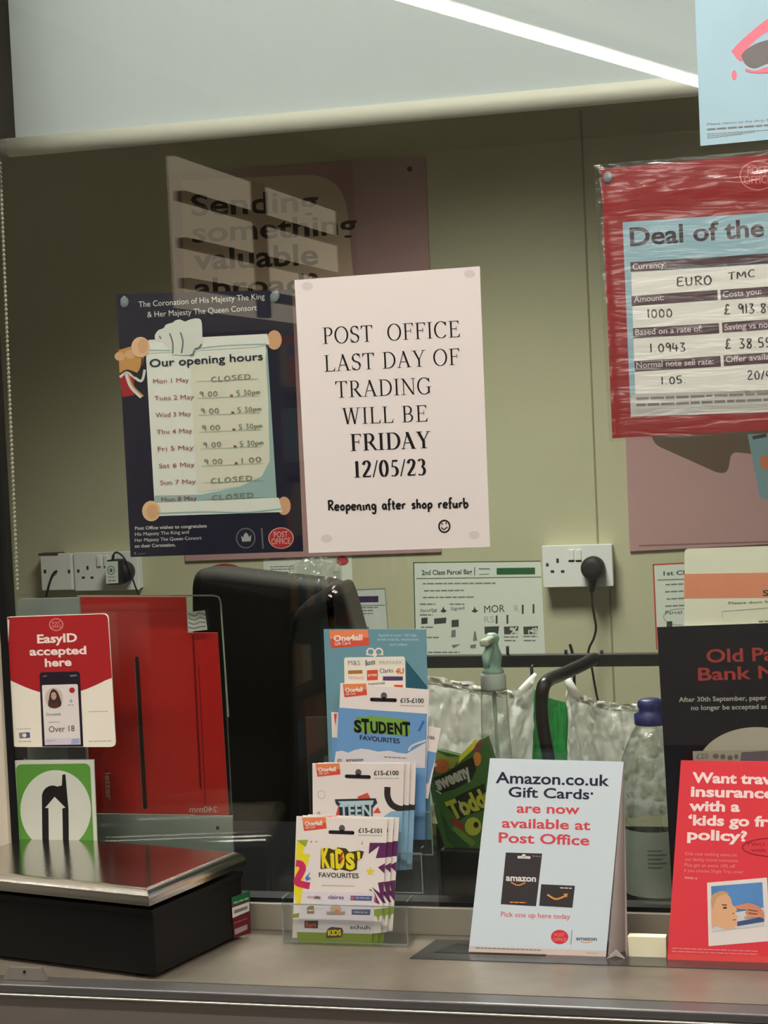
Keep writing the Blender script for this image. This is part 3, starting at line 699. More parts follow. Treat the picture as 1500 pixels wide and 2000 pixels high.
# glove fist
S.poly(smooth_pts([(304, 664), (303, 655), (310, 645), (320, 641), (325, 634), (338, 630), (343, 626), (352, 624), (362, 628), (372, 624), (388, 622), (395, 632), (395, 672), (388, 680), (381, 684), (378, 694), (366, 693), (356, 694), (344, 692), (338, 694), (330, 680), (318, 668)], 3), glove, 8)
gsh = M('glove_shadow_line', (120, 126, 128), 0.6)
for q in ([(332, 651), (338, 670), (338, 690)], [(353, 649), (358, 668), (355, 690)], [(380, 684), (377, 692), (372, 693)], [(394, 672), (389, 679), (380, 682)], [(312, 656), (315, 662)]): S.line(q, 3, gsh, 9, True)
S.text('Our opening hours', (293, 717), (514, 703), 15, navytxt, 8, .012)
mar = M('maroon_ink', (160, 84, 76), 0.6); pencil = M('pencil_ink', (138, 144, 132), 0.7)
days = ('Mon 1 May', 'Tues 2 May', 'Wed 3 May', 'Thu 4 May', 'Fri 5 May', 'Sat 6 May', 'Sun 7 May', 'Mon 8 May')
times = ('CLOSED', ('9.00', '5.30pm'), ('9.00', '5.30pm'), ('9.00', '5.30pm'), ('9.00', '5.30pm'), ('9.00', '1.00'), 'CLOSED', 'CLOSED')
for i, (d_, t_) in enumerate(zip(days, times)):
    x0 = 300+i*2.25; y_ = 749+i*33.0
    S.text(d_, (x0, y_), (x0+len(d_)*7.7, y_-3), 8.6, mar, 8, .018)
    S.greek((x0+84, y_-4), (x0+204, y_-9), .8, pencil, 8)
    if t_ == 'CLOSED': S.hand(t_, (x0+113-(i > 5)*14, y_-3), (x0+190-(i > 5)*10, y_-9), 9.5, pencil, .13, 8)
    else:
        S.hand(t_[0], (x0+88, y_-7), (x0+124, y_-9), 10, pencil, .13, 8); S.hand('-', (x0+147, y_-6), (x0+155, y_-6), 8, mar, .5, 8)
        S.hand(t_[1], (x0+160, y_-9), (x0+208 if 'pm' in t_[1] else x0+200, y_-13), 10, pencil, .13, 8)
for i, s in enumerate(('Post Office wishes to congratulate', 'His Majesty The King and', 'Her Majesty The Queen Consort', 'on their Coronation.')):
    S.text(s, (264-.2*i, 1035+i*11.6), ((404, 369, 394, 343)[i], (1030, 1042, 1053.5, 1067)[i]), 6.4, wtx, 1, .012)
S.line([(264, 1078), (264, 1083)], 3, grey_i, 1); S.greek((270, 1082), (284, 1081), 1.5, grey_i, 1)
cr = M('crest_grey', (112, 114, 122), 0.6)
S.ring((480, 1051), 18, 19, 2.4, cr, 1); S.poly([(471, 1046), (475, 1050), (477, 1043), (481, 1040), (484, 1043), (487, 1049), (491, 1044), (490, 1057), (473, 1058)], M('crest_light', (176, 178, 182), 0.6), 2)
S.line([(511, 1031), (514, 1072)], 3, cr, 1)
post_oval(S, (549, 1051), 25, 21, M('oval_red', (190, 46, 54), 0.55), M('oval_pink_line', (226, 176, 172), 0.6))
S.build('sheet', cp_)
dab(243, 590, GB+0.001, 0.0062, cp_, .18); dab(537, 580, GB+0.001, 0.0066, cp_, .18, .4)

# --- red currency poster in a plastic sleeve, on the outside of the glass
p = hy(1300, 850, -0.001); dp = thing('currency_poster', (p.x, 0, p.z), 'red poster in a shiny plastic sleeve showing a handwritten currency deal', 'poster')
S = Sheet((0, -0.0010, 0), Yn)
dred = M('poster_red', (150, 38, 42), 0.5); plum = M('plum_header', (78, 60, 68), 0.6); offw = M('panel_white', (232, 234, 226), 0.6); dpl = M('plum_ink', (62, 48, 58), 0.6)
S.base([(1174, 330), (1640, 288), (1660, 832), (1196, 856)], dred, 0.0008)
post_oval(S, (1480, 343), 36, 29, dred, M('pink_line', (214, 120, 112), 0.6), 1)
S.poly([(1216, 434), (1640, 406), (1652, 800), (1232, 814)], M('panel_pale_blue', (148, 188, 200), 0.6), 1)
S.text('Deal of the', (1231, 480), (1493, 461), 34, dpl, 2, .022)
S.poly([(1233, 532), (1640, 508), (1650, 766), (1241, 770)], offw, 2)
S.poly([(1233, 770), (1650, 756), (1652, 800), (1232, 814)], M('panel_grey_foot', (196, 200, 192), 0.6), 2)
def band(x0, y0_, x1, y1_, h): S.poly([(x0, y0_), (x1, y1_), (x1+1, y1_+h), (x0+1, y0_+h)], plum, 3)
band(1231, 512, 1640, 486, 19); band(1233, 578, 1401, 566, 20); band(1407, 566, 1640, 550, 20); band(1236, 641, 1404, 631, 20); band(1410, 630, 1640, 614, 20); band(1239, 705, 1407, 695, 21); band(1413, 694, 1640, 680, 21)
lab = M('header_white_ink', (216, 208, 208), 0.6)
for s, x0, y0_, x1, y1_ in (('Currency:', 1236, 527, 1301, 521), ('Amount:', 1238, 591, 1297, 586), ('Costs you:', 1412, 581, 1487, 574), ('Based on a rate of:', 1241, 655, 1372, 647), ('Saving vs normal rate', 1415, 645, 1565, 635), ('Normal note sell rate:', 1243, 719, 1394, 711), ('Offer available', 1418, 708, 1525, 700)):
    S.text(s, (x0, y0_), (x1, y1_), 11.5, lab, 4, .012)
bi = M('biro_black', (36, 36, 40), 0.6)
for s, x0, y0_, x1, y1_, c in (('EURO', 1322, 559, 1391, 555, 17), ('TMC', 1422, 547, 1476, 540, 14), ('1000', 1264, 621, 1314, 619, 17), ('£ 913.80', 1414, 614, 1512, 610, 19), ('1.0943', 1269, 688, 1340, 686, 17), ('£ 38.55', 1416, 681, 1508, 678, 19), ('1.05.', 1291, 751, 1342, 748, 15), ('20/4', 1460, 741, 1508, 740, 17)):
    S.hand(s, (x0, y0_), (x1, y1_), c, bi, .12, 4)
for i, (a_, b_) in enumerate(((1243, 1560), (1243, 1560))): S.greek((a_, 779+i*12), (b_, 766+i*12), 5, grey_i, 3, i)
for i in range(3): S.greek((1244, 800+i*4), (1500, 790+i*4), 1.6, lgrey_i, 3, i)
S.build('sheet', dp)
sl = MB(); N = 110
A, B, C_, D_ = [hy(x, y, -0.0035) for x, y in ((1160, 322), (1650, 280), (1668, 838), (1190, 862))]
gv = []; gf = []
for j in range(N+1):
    for i in range(N+1):
        u, v = i/N, j/N; q = A.lerp(B, u).lerp(D_.lerp(C_, u), v); mk = .12+math.exp(-((v-.10)/.075)**2)+.9*math.exp(-(u/.035)**2); q.y -= 0.0030*mk*(1+.8*noise.noise(Vector((u*4+v*2, v*15, 1.3)))+.4*noise.noise(Vector((u*11, v*34, 4.3))))*min(1, 40*u, 40*(1-u), 40*v, 40*(1-v)); gv.append(q)
for j in range(N):
    for i in range(N): gf.append([j*(N+1)+i, j*(N+1)+i+1, (j+1)*(N+1)+i+1, (j+1)*(N+1)+i])
sl.add(gv, gf, plastic_sleeve_m, True); sl.build('plastic_sleeve', dp)['label'] = 'clear crinkled plastic sleeve'
dab(1187, 346, -0.0018, 0.0058, dp, .3)

# --- pale blue poster with pink sunglasses, outside of the glass at the top right
S = Sheet((0, -0.0008, 0), Yn); skyb = M('sky_blue_print', (172, 206, 222), 0.6, vary=0.04, vscale=12); pinkf = M('sunglass_pink', (232, 130, 150), 0.55); lens = M('sunglass_lens', (124, 120, 122), 0.5)
S.base([(1355, -60), (1640, -90), (1660, 258), (1368, 285)], skyb, 0.0007)
S.poly(smooth_pts([(1428, 100), (1452, 75), (1500, 36), (1560, 0), (1600, 10), (1600, 40), (1540, 58), (1500, 62), (1470, 84), (1456, 100), (1449, 120), (1440, 116)], 4), pinkf, 1)
S.poly(smooth_pts([(1448, 108), (1456, 98), (1475, 86), (1500, 78), (1545, 70), (1570, 90), (1545, 115), (1500, 124), (1476, 133), (1462, 130), (1452, 120), (1448, 108)], 4), lens, 2)
S.poly(smooth_pts([(1456, 133), (1475, 138), (1500, 130), (1545, 118), (1560, 124), (1510, 140), (1476, 143), (1456, 139)], 4), pinkf, 3)
S.ell((1434, 147), 5, 10, pinkf, 1)
S.text('Please return to the shop for', (1381, 245), (1510, 236), 4.6, grey_i, 1, .01); S.greek((1381, 253), (1510, 244), 3.6, grey_i, 1)
for i in range(3): S.greek((1381, 262+i*4), (1500-i*25, 254+i*4), 1.4, grey_i, 1, i)
tag(S.build('poster'), 'pale blue poster with pink sunglasses on the glass, top right corner', 'poster')

# --- navy bank-notes poster standing inside the glass
S = Sheet((0, YI, 0), Yn); ink_n = M('midnight_print', (23, 20, 34), 0.6, 0.2); brick = M('brick_red_ink', (178, 62, 60), 0.6); pw = M('poster_grey_white', (206, 204, 194), 0.6)
S.base([(1283, 1225), (1640, 1212), (1660, 1745), (1313, 1752)], ink_n, 0.0008)
S.text('Old Paper', (1380, 1294), (1580, 1287), 25, brick, 1, .02); S.text('Bank Notes', (1364, 1329), (1610, 1321), 24, brick, 1, .02)
S.text('After 30th September, paper', (1326, 1371), (1497, 1367), 9, pw, 1, .014); S.text('no longer be accepted as', (1350, 1387), (1498, 1384), 9, pw, 1, .014)
S.ell((1478, 1500), 116, 80, M('disc_grey', (206, 200, 184), 0.6), 1, n=48)
S.poly([(1353, 1467), (1600, 1462), (1604, 1560), (1356, 1562)], M('banknote_grey', (186, 184, 172), 0.6), 2)
S.text('£20', (1360, 1482), (1384, 1481), 10, grey_i, 3, .005); S.poly([(1448, 1469), (1500, 1466), (1500, 1490), (1445, 1492)], M('banknote_lilac', (118, 116, 128), 0.6), 3)
for x, y, r_ in ((1398, 1477, 6), (1412, 1478, 5), (1426, 1480, 5), (1438, 1478, 4)): S.ell((x, y), r_, 5, M('banknote_dark', (122, 124, 116), 0.6), 3)
tag(S.build('poster'), 'dark navy bank notes poster with red lettering, behind the red insurance card', 'poster')

# --- cream leaflet with an orange band, behind the navy poster
crm = M('cream_card', (250, 250, 232), 0.65); orb = M('orange_band_print', (244, 158, 126), 0.6)
p = hy(1420, 1225, 0.045); lf = thing('leaflet', (p.x, 0.045, p.z-0.05), 'cream leaflet with a wide orange band, standing up behind the navy bank notes poster', 'leaflet')
S = Sheet((0, 0.045, 0), Yn); S.base(rounded([(1337, 1072), (1640, 1062), (1655, 1690), (1335, 1690)], 8, 4, (0,)), crm, 0.0008)
S.poly([(1337, 1121), (1640, 1116), (1643, 1166), (1336, 1169)], orb, 1)
S.text('Sending', (1490, 1164), (1570, 1160), 11, ink, 2, .02); S.text('Please dont forget to', (1423, 1180), (1545, 1176), 4.6, grey_i, 2, .01)
S.line([(1410, 1206), (1411, 1194), (1500, 1187)], 1.5, M('leaflet_crease', (200, 200, 168), 0.7), 2); S.greek((1482, 1214), (1540, 1212), 3, grey_i, 2)
S.build('front_sheet', lf)
S = Sheet((0, 0.042, 0), Yn); S.base([(1333, 1221), (1640, 1219), (1655, 1690), (1331, 1690)], crm, 0.0008); S.build('short_sheet', lf)

# --- red EasyID card on the outside
p = hy(118, 1458, -0.002); ez = thing('display_card', (p.x, -0.002, p.z), 'red and white easy ID card showing a phone, stuck at the left of the glass', 'card')
S = Sheet((0, -0.0022, 0), (0.0, -1, 0))
S.base(rounded([(8, 1205), (211, 1198), (226, 1459), (23, 1459)], 11, 5), cream, 0.0018)
R_ = [(13, 1325)]+[(13+k*(219-13)/16, 1325+33*math.sin(math.pi*k/16)-1.5*k/16*2) for k in range(1, 16)]+[(218.5, 1324)]
S.poly(rounded([(9, 1206), (210, 1199), (218.5, 1323)], 11, 5, (0, 1))+R_[::-1], red, 1)
lpk = M('logo_pink', (226, 130, 130), 0.6)
S.ring((110, 1220), 13, 11.5, 2.2, lpk, 2); S.text('POST', (102, 1220), (118, 1219), 5.5, lpk, 2, .02); S.text('OFFICE', (100, 1227), (120, 1226), 5.5, lpk, 2, .02)
wt2 = M('card_white_ink', (244, 226, 220), 0.6)
S.text('EasyID', (73, 1256), (151, 1253), 16, wt2, 2, .03); S.text('accepted', (58, 1280), (169, 1277), 15, wt2, 2, .03); S.text('here', (88, 1302), (140, 1300), 15, wt2, 2, .03)
phm = M('phone_body', (34, 26, 40), 0.5)
S.poly(rounded([(77, 1313), (156, 1311), (163, 1458), (83, 1458)], 7, 4, (0, 1)), phm, 2)
S.poly(rounded([(82, 1338), (152, 1336), (158, 1454), (88, 1455)], 3, 3), white, 3)
S.greek((84, 1321), (92, 1320), 2, grey_i, 3); S.greek((137, 1320), (150, 1319), 3, grey_i, 3)
S.ell((106, 1363), 17.5, 20, M('avatar_wall', (206, 188, 182), 0.6), 4)
S.poly(smooth_pts([(104, 1345), (112, 1350), (118, 1364), (120, 1377), (108, 1383), (95, 1379), (96, 1364), (99, 1351), (104, 1345)], 4), M('avatar_hair', (62, 44, 40), 0.6), 5)
S.ell((105.5, 1359), 5.2, 7.5, M('avatar_face', (202, 158, 134), 0.6), 6); S.ell((106, 1378), 9, 5, M('avatar_top', (84, 44, 42), 0.6), 6)
for x in (103.3, 107.7): S.ell((x, 1358), .8, .6, black, 7)
S.line([(104, 1363), (107, 1363)], .9, M('avatar_lips', (150, 80, 76)), 7)
S.ell((141, 1348), 5.5, 5.5, red, 4); S.ell((139, 1369), 3, 3.5, lgrey_i, 4); S.greek((133, 1377), (144, 1377), 2.5, lgrey_i, 4)
S.text('Docname', (91, 1398), (119, 1397), 5.6, grey_i, 4, .01); S.greek((95, 1411), (117, 1410), 2, lgrey_i, 4)
S.text('Over 18', (96, 1430), (146, 1428), 11.5, M('dark_grey_ink', (88, 88, 92), 0.6), 4, .005)
S.poly([(87, 1442), (157, 1441), (158, 1454), (88, 1455)], M('lilac_strip', (214, 202, 220), 0.6), 4); S.greek((91, 1447), (108, 1446), 2, lgrey_i, 5); S.poly([(141, 1443), (155, 1442), (156, 1452), (139, 1453)], M('blue_patch', (160, 172, 208), 0.6), 5)
S.greek((33, 1424), (61, 1423), 1.6, lgrey_i, 1); S.poly([(37, 1431), (58, 1430), (59, 1441), (38, 1442)], M('badge_blue', (70, 92, 136), 0.6), 1); S.poly([(37, 1431), (45, 1431), (45, 1441), (38, 1442)], grey_i, 2); S.ell((48, 1436), 4, 4, wt2, 3); S.greek((36, 1448), (61, 1448), 1.8, lgrey_i, 1)
S.greek((173, 1390), (212, 1389), 1.6, lgrey_i, 1); S.ring((195, 1419), 20, 20, .01, lgrey_i, 1); S.greek((173, 1448), (218, 1447), 1.8, lgrey_i, 1)
S.build('card', ez)
cl = MB()
for x0, x1, y0_, y1_ in ((26, 53, 1452, 1482), (132, 166, 1452, 1482)):
    A = hy(x0, y0_, -0.0016); B = hy(x1, y1_, -0.0016); c_ = MB().box((A.x, -0.0019, B.z), (B.x, 0.0, A.z), plug_m, 0.0006); c_.build('clip', ez)

# --- green sign with black arch and arrow
p = hy(105, 1690, -0.002); S = Sheet((0, -0.0022, 0), Yn); sgn = M('sign_green', (84, 142, 54), 0.55); sgw = M('sign_pale_grey', (196, 200, 190), 0.6)
S.base([(26, 1485), (183, 1484), (193, 1738), (37, 1744)], sgw, 0.002)
S.poly(rounded([(31, 1493), (176, 1491), (187, 1730), (41, 1734)], 12, 4, (0, 1)), sgn, 1)
S.ell((109, 1582), 69, 78, sgw, 2, n=48)
S.poly([(84, 1738), (82, 1556)]+[(103+21*math.cos(a), 1556-22*math.sin(a)) for a in [math.pi-math.pi*k/14 for k in range(1, 10)]]+[(121, 1534), (122, 1513), (128, 1512), (134, 1580), (136, 1738)], black, 3)
S.poly([(97, 1738), (95, 1578), (88, 1578), (107, 1556), (128, 1577), (122, 1579), (125, 1738)], sgw, 4)
tag(S.build('sign'), 'green square sign with a black arch and upward arrow, behind the weighing scale', 'sign')

# ================================================================== LETTER SIZE GAUGE (behind the glass, left)
GY = 0.062
gm = thing('letter_size_gauge', hy(250, 1700, GY), 'red and grey letter size gauge with a long slot, behind the glass', 'letter gauge')
grd = M('gauge_red', (204, 30, 30), 0.45, 0.4); ggr = M('gauge_grey', (158, 168, 166), 0.5); gdk = M('slot_dark', (40, 16, 16), 0.6)
S = Sheet((0, GY, 0), Yn)
SLOT = [(263, 1283), (271, 1282), (288, 1580), (279, 1580)]
S.base([(157, 1166), (362, 1166), (365, 1236), (424, 1236), (446, 1592), (178, 1588)], grd, 0.003)
S.poly(rounded(SLOT, 5, 4), gdk, 2); S.line([(263, 1285), (279, 1578)], 2, M('slot_edge_light', (150, 92, 84), 0.4), 3)
S.line([(377, 1240), (392, 1540)], 4, M('gauge_red_dark', (128, 18, 20), 0.5), 1); S.line([(388, 1300), (402, 1580)], 1.6, M('gauge_red_dark', (128, 18, 20)), 1)
gt = M('gauge_print', (206, 176, 170), 0.6)
vs, fs = text_mesh('letter', .02); W_ = max(v[0] for v in vs)
S.add([S.pt((205+v[1]/CAP*11+v[0]/W_*3, 1508+v[0]/W_*54), 2) for v in vs], fs, gt)
vs, fs = text_mesh('240mm', .02); W_ = max(v[0] for v in vs)
S.add([S.pt((425-v[0]/W_*55, 1586-v[1]/CAP*11), 2) for v in vs], fs, gt)
S.build('red_panel', gm)
S = Sheet((0, GY, 0), Yn); S.base([(178, 1590), (453, 1594), (461, 1772), (186, 1768)], ggr, 0.003); S.ell((425, 1617), 3.4, 3.4, black, 1); S.build('grey_base', gm)
S = Sheet((0, GY+0.002, 0), Yn); S.base(rounded([(34, 1170), (155, 1167), (180, 1700), (60, 1700)], 6, 3, (0,)), ggr, 0.003); S.build('grey_panel', gm)
S = Sheet((0, GY-0.006, 0), Yn); S.base(rounded([(20, 1163), (430, 1163), (462, 1772), (60, 1772)], 14, 5, (1,)), cover_m, 0.004)
S.build('clear_cover', gm)['label'] = 'clear acrylic cover sheet'
em = M('acrylic_edge', (150, 156, 140), 0.3)
S = Sheet((0, GY-0.0104, 0), Yn); S.line([(150, 1164), (416, 1163), (427, 1166), (431, 1176), (446, 1400)], 3, em, 1); o = S.build('cover_edge', gm)
S = Sheet((0, GY-0.0064, 0), Yn); S.base([(366, 1196), (400, 1192), (405, 1230), (368, 1234)], M('sticker_grey', (186, 190, 186), 0.6), 0.0003)
for i in range(4): S.line([(368, 1198+i*9), (380, 1203+i*8), (390, 1197+i*9), (402, 1202+i*7)], 2.5, grey_i, 1, True)
S.build('sticker', gm)['label'] = 'small scuffed white sticker'

# ================================================================== WEIGHING SCALE
wb = M('scale_black_plastic', (15, 14, 14), 0.5, 0.35); steel = M('brushed_steel_plate', (206, 202, 194), 0.17, 0.5, metal=1.0, bump=0.05, bscale=300)
P0 = hz(290, 1742, CT+0.095); P1 = hz(480, 1663, CT+0.095)
ax = Vector((P1.x-P0.x, P1.y-P0.y, 0)); DEP = ax.length; ang = math.atan2(ax.y, ax.x)-math.pi/2; WID = 0.30
sc = thing('weighing_scale', (P0.x, P0.y, CT), 'black counter weighing scale with a shiny steel weighing plate', 'scale')
mw = Matrix.Translation((P0.x, P0.y, CT)) @ Matrix.Rotation(ang, 4, 'Z')
ins = 0.004
MB().box((-WID+ins, ins+.006, 0.004), (-ins, DEP-ins, 0.070), wb, 0.003, mw).box((-WID+ins-.002, ins+.003, 0.068), (-ins+.002, DEP-ins, 0.074), wb, 0.001, mw).box((-WID+.02, .02, 0.074), (-.02, DEP-.02, 0.082), wb, 0, mw).build('body', sc)
pl = MB(); bm = bmesh.new(); bmesh.ops.create_cube(bm, size=1)
for v in bm.verts: v.co = Vector((v.co.x*WID-WID/2, v.co.y*DEP+DEP/2, v.co.z*0.016+0.088))
bmesh.ops.bevel(bm, geom=[e for e in bm.edges if all(v.co.z > 0.09 for v in e.verts)], offset=0.0125, segments=9, profile=0.5, affect='EDGES')
pl.from_bm(bm, steel, False, mw).build('steel_plate', sc)
for x, y in ((-.03, .03), (-.03, DEP-.03), (-WID+.03, .03), (-WID+.03, DEP-.03)): MB().lathe(mw @ Vector((x, y, 0)), [(0.012, 0), (0.012, 0.005)], wb, 16).build('foot', sc)
nx = (mw.to_3x3() @ Vector((1, 0, 0))).normalized(); pf = mw @ Vector((-ins+.0008, DEP-.03, 0.04))
S = Sheet(pf, nx); S.up = (0, -1)
S.base([(452, 1753), (488, 1740), (490, 1822), (457, 1833)], M('label_maroon', (104, 30, 40), 0.5), 0.0004)
S.poly([(452, 1753), (488, 1740), (488.5, 1757), (453, 1770)], M('label_green_dark', (36, 104, 66), 0.5), 1); S.greek((456, 1764), (485, 1754), 3, M('label_green_text', (150, 200, 160), 0.6), 2)
S.poly([(453, 1773), (487, 1761), (487, 1779), (454, 1793)], white, 1); S.poly([(457, 1778), (483, 1769), (483, 1775), (457, 1785)], grey_i, 2)
S.greek((457, 1803), (484, 1793), 2, M('label_red_text', (190, 90, 90), 0.6), 1); S.poly([(458, 1815), (483, 1805), (483, 1815), (459, 1826)], M('label_grey', (176, 150, 152), 0.6), 1)
S.build('sticker', sc)['label'] = 'green, white and maroon sticker on the side'

# steel clip at the counter edge
pk = M('dull_steel_clip', (150, 145, 138), 0.4, metal=0.4)
A = hz(6, 1913, CT); B = hz(90, 1917, CT); h_ = 0.0125
mt = MB(); y0 = A.y
fr = [Vector((A.x, y0, CT)), Vector((B.x, y0, CT)), Vector((B.x-0.007, y0+.001, CT+h_)), Vector((A.x+0.007, y0+.001, CT+h_))]
mt.prism(fr, [q+Vector((0, 0.006, 0)) for q in fr], pk); cl_ = mt.build('metal_bracket')
tag(cl_, 'small dull steel bracket at the counter edge below the scale', 'bracket')
c_ = (fr[2]+fr[3])/2; MB().tube([(c_.x, y0+.0012, CT+0.009), (c_.x, y0-.0006, CT+0.009)], 0.0014, black, 10).build('screw', cl_)

# ================================================================== GIFT CARD STAND
def lean(pxy, Y, deg):          # plane leaning back by deg through a point
    p = hy(pxy[0], pxy[1], Y); a_ = math.radians(deg); return p, Vector((0, -math.cos(a_), math.sin(a_)))
gs = thing('gift_card_stand', hz(680, 1850, CT), 'clear acrylic tiered stand holding gift cards, with a teal header card', 'display stand')
zf = CT+0.0005
Lp = hz(551, 1846, CT); Rp = hz(800, 1850, CT); yf = (Lp.y+Rp.y)/2; x0, x1 = Lp.x, Rp.x
xr2 = hy(826, 1720, -0.035).x; xl2 = x0+0.012
zp = hy(560, 1766, yf).z
sb = MB()
sb.box((x0, yf, zf), (x1, -0.006, zf+0.003), acrylic_m); sb.build('base_plate', gs)
rim_m = clear('acrylic_edge_glint', (0.7, 0.74, 0.72, 1), 0.12, 0.15, 0.6, diff=0.45, dcol=(200, 208, 202))  # pale strips put the glint of the acrylic edges into colour
def pocket(name, x0, x1, y0_, y1_, z0, z1):
    t_ = 0.0022
    o = MB().box((x0, y0_, z0), (x1, y0_+t_, z1), acrylic_m, .0005).box((x0, y0_+t_, z0), (x0+t_, y1_, z1+.006), acrylic_m, .0005).box((x1-t_, y0_+t_, z0), (x1, y1_, z1+.006), acrylic_m, .0005).build(name, gs)
    r_ = MB().box((x0, y0_-.0002, z1-.0004), (x1, y0_+t_, z1+.0004), rim_m)
    for x in (x0, x1-.0012): r_.box((x, y0_-.0003, z0), (x+.0012, y0_+.0006, z1), rim_m).box((x, y0_+t_, z1+.0052), (x+.0014, y1_, z1+.0062), rim_m)
    r_.box((x0, y0_-.0003, z0-.0002), (x1, y0_+.0006, z0+.0008), rim_m).build('edge_glint', o)
    return o
pocket('card_pocket', x0, x1, yf, -0.038, zf+.003, zp)
zq0 = hy(700, 1745, -0.042).z; zq1 = hy(700, 1668, -0.042).z
pocket('card_pocket', x0+.024, xr2, -0.0350, -0.0245, zq0, zq1)
zr0 = hy(700, 1668, -0.025).z; zr1 = hy(700, 1585, -0.025).z
xr3 = hy(866, 1600, -0.02).x
pocket('card_pocket', x0+.035, xr3-.012, -0.0235, -0.0085, zr0, zr1)
MB().box((x0+.02, -0.0084, zf+.003), (xr3-.012, -0.0062, hy(700, 1400, -0.007).z), acrylic_m).build('back_plate', gs)
hz_ = zq1+.055
cardw = M('gift_card_white', (236, 228, 224), 0.5, 0.35); coral = M('logo_coral', (222, 84, 62), 0.5); coral2 = M('logo_orange', (236, 138, 92), 0.5); edgegrey = M('card_edge_grey', (186, 180, 180), 0.6)
def logo(S, x, y, w_, h, lay=1):     # slanted red One4all tag
    S.poly([(x, y), (x+w_, y-1), (x+w_+2, y+h*.82), (x+4, y+h)], coral, lay); S.poly([(x, y), (x+w_, y-1), (x+w_+1, y+h*.40), (x+2, y+h*.48)], coral2, lay+1)
    S.text('One4all', (x+w_*.12, y+h*.60), (x+w_*.86, y+h*.54), h*.30, wt2, lay+2, .04); S.text('Gift Card', (x+w_*.14, y+h*.84), (x+w_*.55, y+h*.78), h*.18, wt2, lay+2, .01)
def hanger(S, x, y, w_):
    S.line([(x-w_/2, y), (x+w_/2, y+1.5)], 7, phm, 2); S.ell((x-w_*.48, y), 3.2, 3.5, phm, 2); S.ell((x+w_*.48, y+1.5), 3.2, 3.5, phm, 2); S.ell((x+1, y-7), 6, 7, M('slot_grey', (92, 90, 92), 0.5), 3); S.ell((x+1, y-1), 4, 4, black, 4)
def place_copy(o, dx, dy, dz, label, group):
    c = o.copy(); COL.objects.link(c); c.location = o.location+Vector((dx, dy, dz)); c['label'] = label; c['group'] = group; return c

# header card (part of the stand)
p, n = lean((720, 1480), -0.0105, 0.5)
S = Sheet(p, n); teal = M('teal_card', (108, 152, 166), 0.55); teald = M('teal_dark', (44, 92, 108), 0.55)
S.base([(632, 1229), (832, 1229), (842, 1640), (648, 1640)], teal, 0.0012)
S.poly([(793, 1290), (834, 1340), (836, 1480), (794, 1480)], teald, 1)
logo(S, 643, 1231, 76, 35, 1)
for i, (s, a_, b_, y) in enumerate((('Spend in over 130 high', 740, 814, 1243), ('street brands, restaurants', 737, 818, 1251), ('and online', 761, 795, 1261))): S.text(s, (a_, y), (b_, y), 5, paleblue, 1, .012)
S.poly(rounded([(672, 1284), (791, 1282), (795, 1480), (676, 1480)], 5, 3, (0, 1)), cream, 2)
for dx in (-1, 1): S.ring((732+dx*8, 1273), 7, 6.5, 3, cream, 2); S.line([(732, 1280), (732+dx*17, 1278)], 3, cream, 2)
S.ell((732, 1279), 4, 4, cream, 3)
S.text('M&S', (680, 1299), (704, 1299), 9, grey_i, 3, .02); S.text('Boots', (714, 1300), (733, 1297), 10, M('boots_ink', (80, 84, 92)), 3, .02); S.text('PRIMARK', (741, 1298), (787, 1297), 7, lgrey_i, 3, .01)
S.line([(680, 1313), (708, 1312)], 7, M('tan_block', (178, 118, 44), 0.6), 3); S.poly([(717, 1309), (738, 1308), (738, 1328), (717, 1329)], coral, 3); S.text('argos', (719, 1321), (736, 1320), 6, wt2, 4, .02)
S.text('Clarks', (742, 1314), (768, 1313), 8, M('clarks_ink', (110, 104, 108)), 3, .01); S.text('4U', (773, 1316), (789, 1315), 10, M('orange_ink', (226, 120, 70)), 3, .04)
S.text('TKMAXX', (680, 1327), (711, 1327), 6, M('pink_ink', (220, 140, 140)), 3, .02); S.line([(748, 1325), (787, 1325)], 8, M('purple_block', (84, 62, 110), 0.6), 3)
S.text('lastminute', (720, 1339), (752, 1336), 6, M('script_ink', (90, 90, 110)), 3, .01); S.line([(770, 1340), (787, 1340)], 5, coral, 3)
S.build('header_card', gs)

# STUDENT card
blue = M('student_blue', (108, 156, 206), 0.5, 0.4)
def student(px0, Y, deg, full=True):
    p, n = lean((px0[0], px0[1]), Y, deg); return Sheet(p, n)
S = student((740, 1500), -0.0180, 0.6)
S.base([(665, 1334), (838, 1347), (828, 1640), (652, 1640)], cardw, 0.0010)
logo(S, 669, 1336, 46, 26, 1)
hanger(S, 749, 1366, 48); S.text('£15-£100', (782, 1372), (828, 1373), 8.5, ink, 1, .03); S.greek((782, 1378), (828, 1379), 1.6, lgrey_i, 1)
S.poly([(661, 1382), (834, 1394), (830, 1640), (652, 1640)], blue, 1)
S.poly([(690, 1420), (698, 1399), (716, 1401), (717, 1398), (724, 1398), (795, 1405), (802, 1433), (790, 1437), (690, 1429)], M('student_green', (120, 166, 70), 0.5), 2)
up_ = S.up
for i, (ch_, x, c) in enumerate((('S', 692, 22), ('T', 707, 27), ('U', 724, 21), ('D', 740, 21), ('E', 757, 20), ('N', 771, 21), ('T', 787, 25))):
    S.text(ch_, (x, 1429+i*.8+(2 if ch_ == 'T' else 0)), (x+(15 if ch_ != 'E' else 12), 1430+i*.8+(2 if ch_ == 'T' else 0)), c, black, 3, .045)
S.text('FAVOURITES', (703, 1445), (781, 1452), 9, navytxt, 2, .02)
cloud = M('cloud_white', (216, 212, 216), 0.55)
S.poly([(656, 1468), (668, 1466), (680, 1470), (692, 1465), (706, 1462), (722, 1464), (738, 1468), (760, 1466), (776, 1470), (794, 1472), (812, 1462), (832, 1450), (830, 1500), (652, 1500)], cloud, 2)
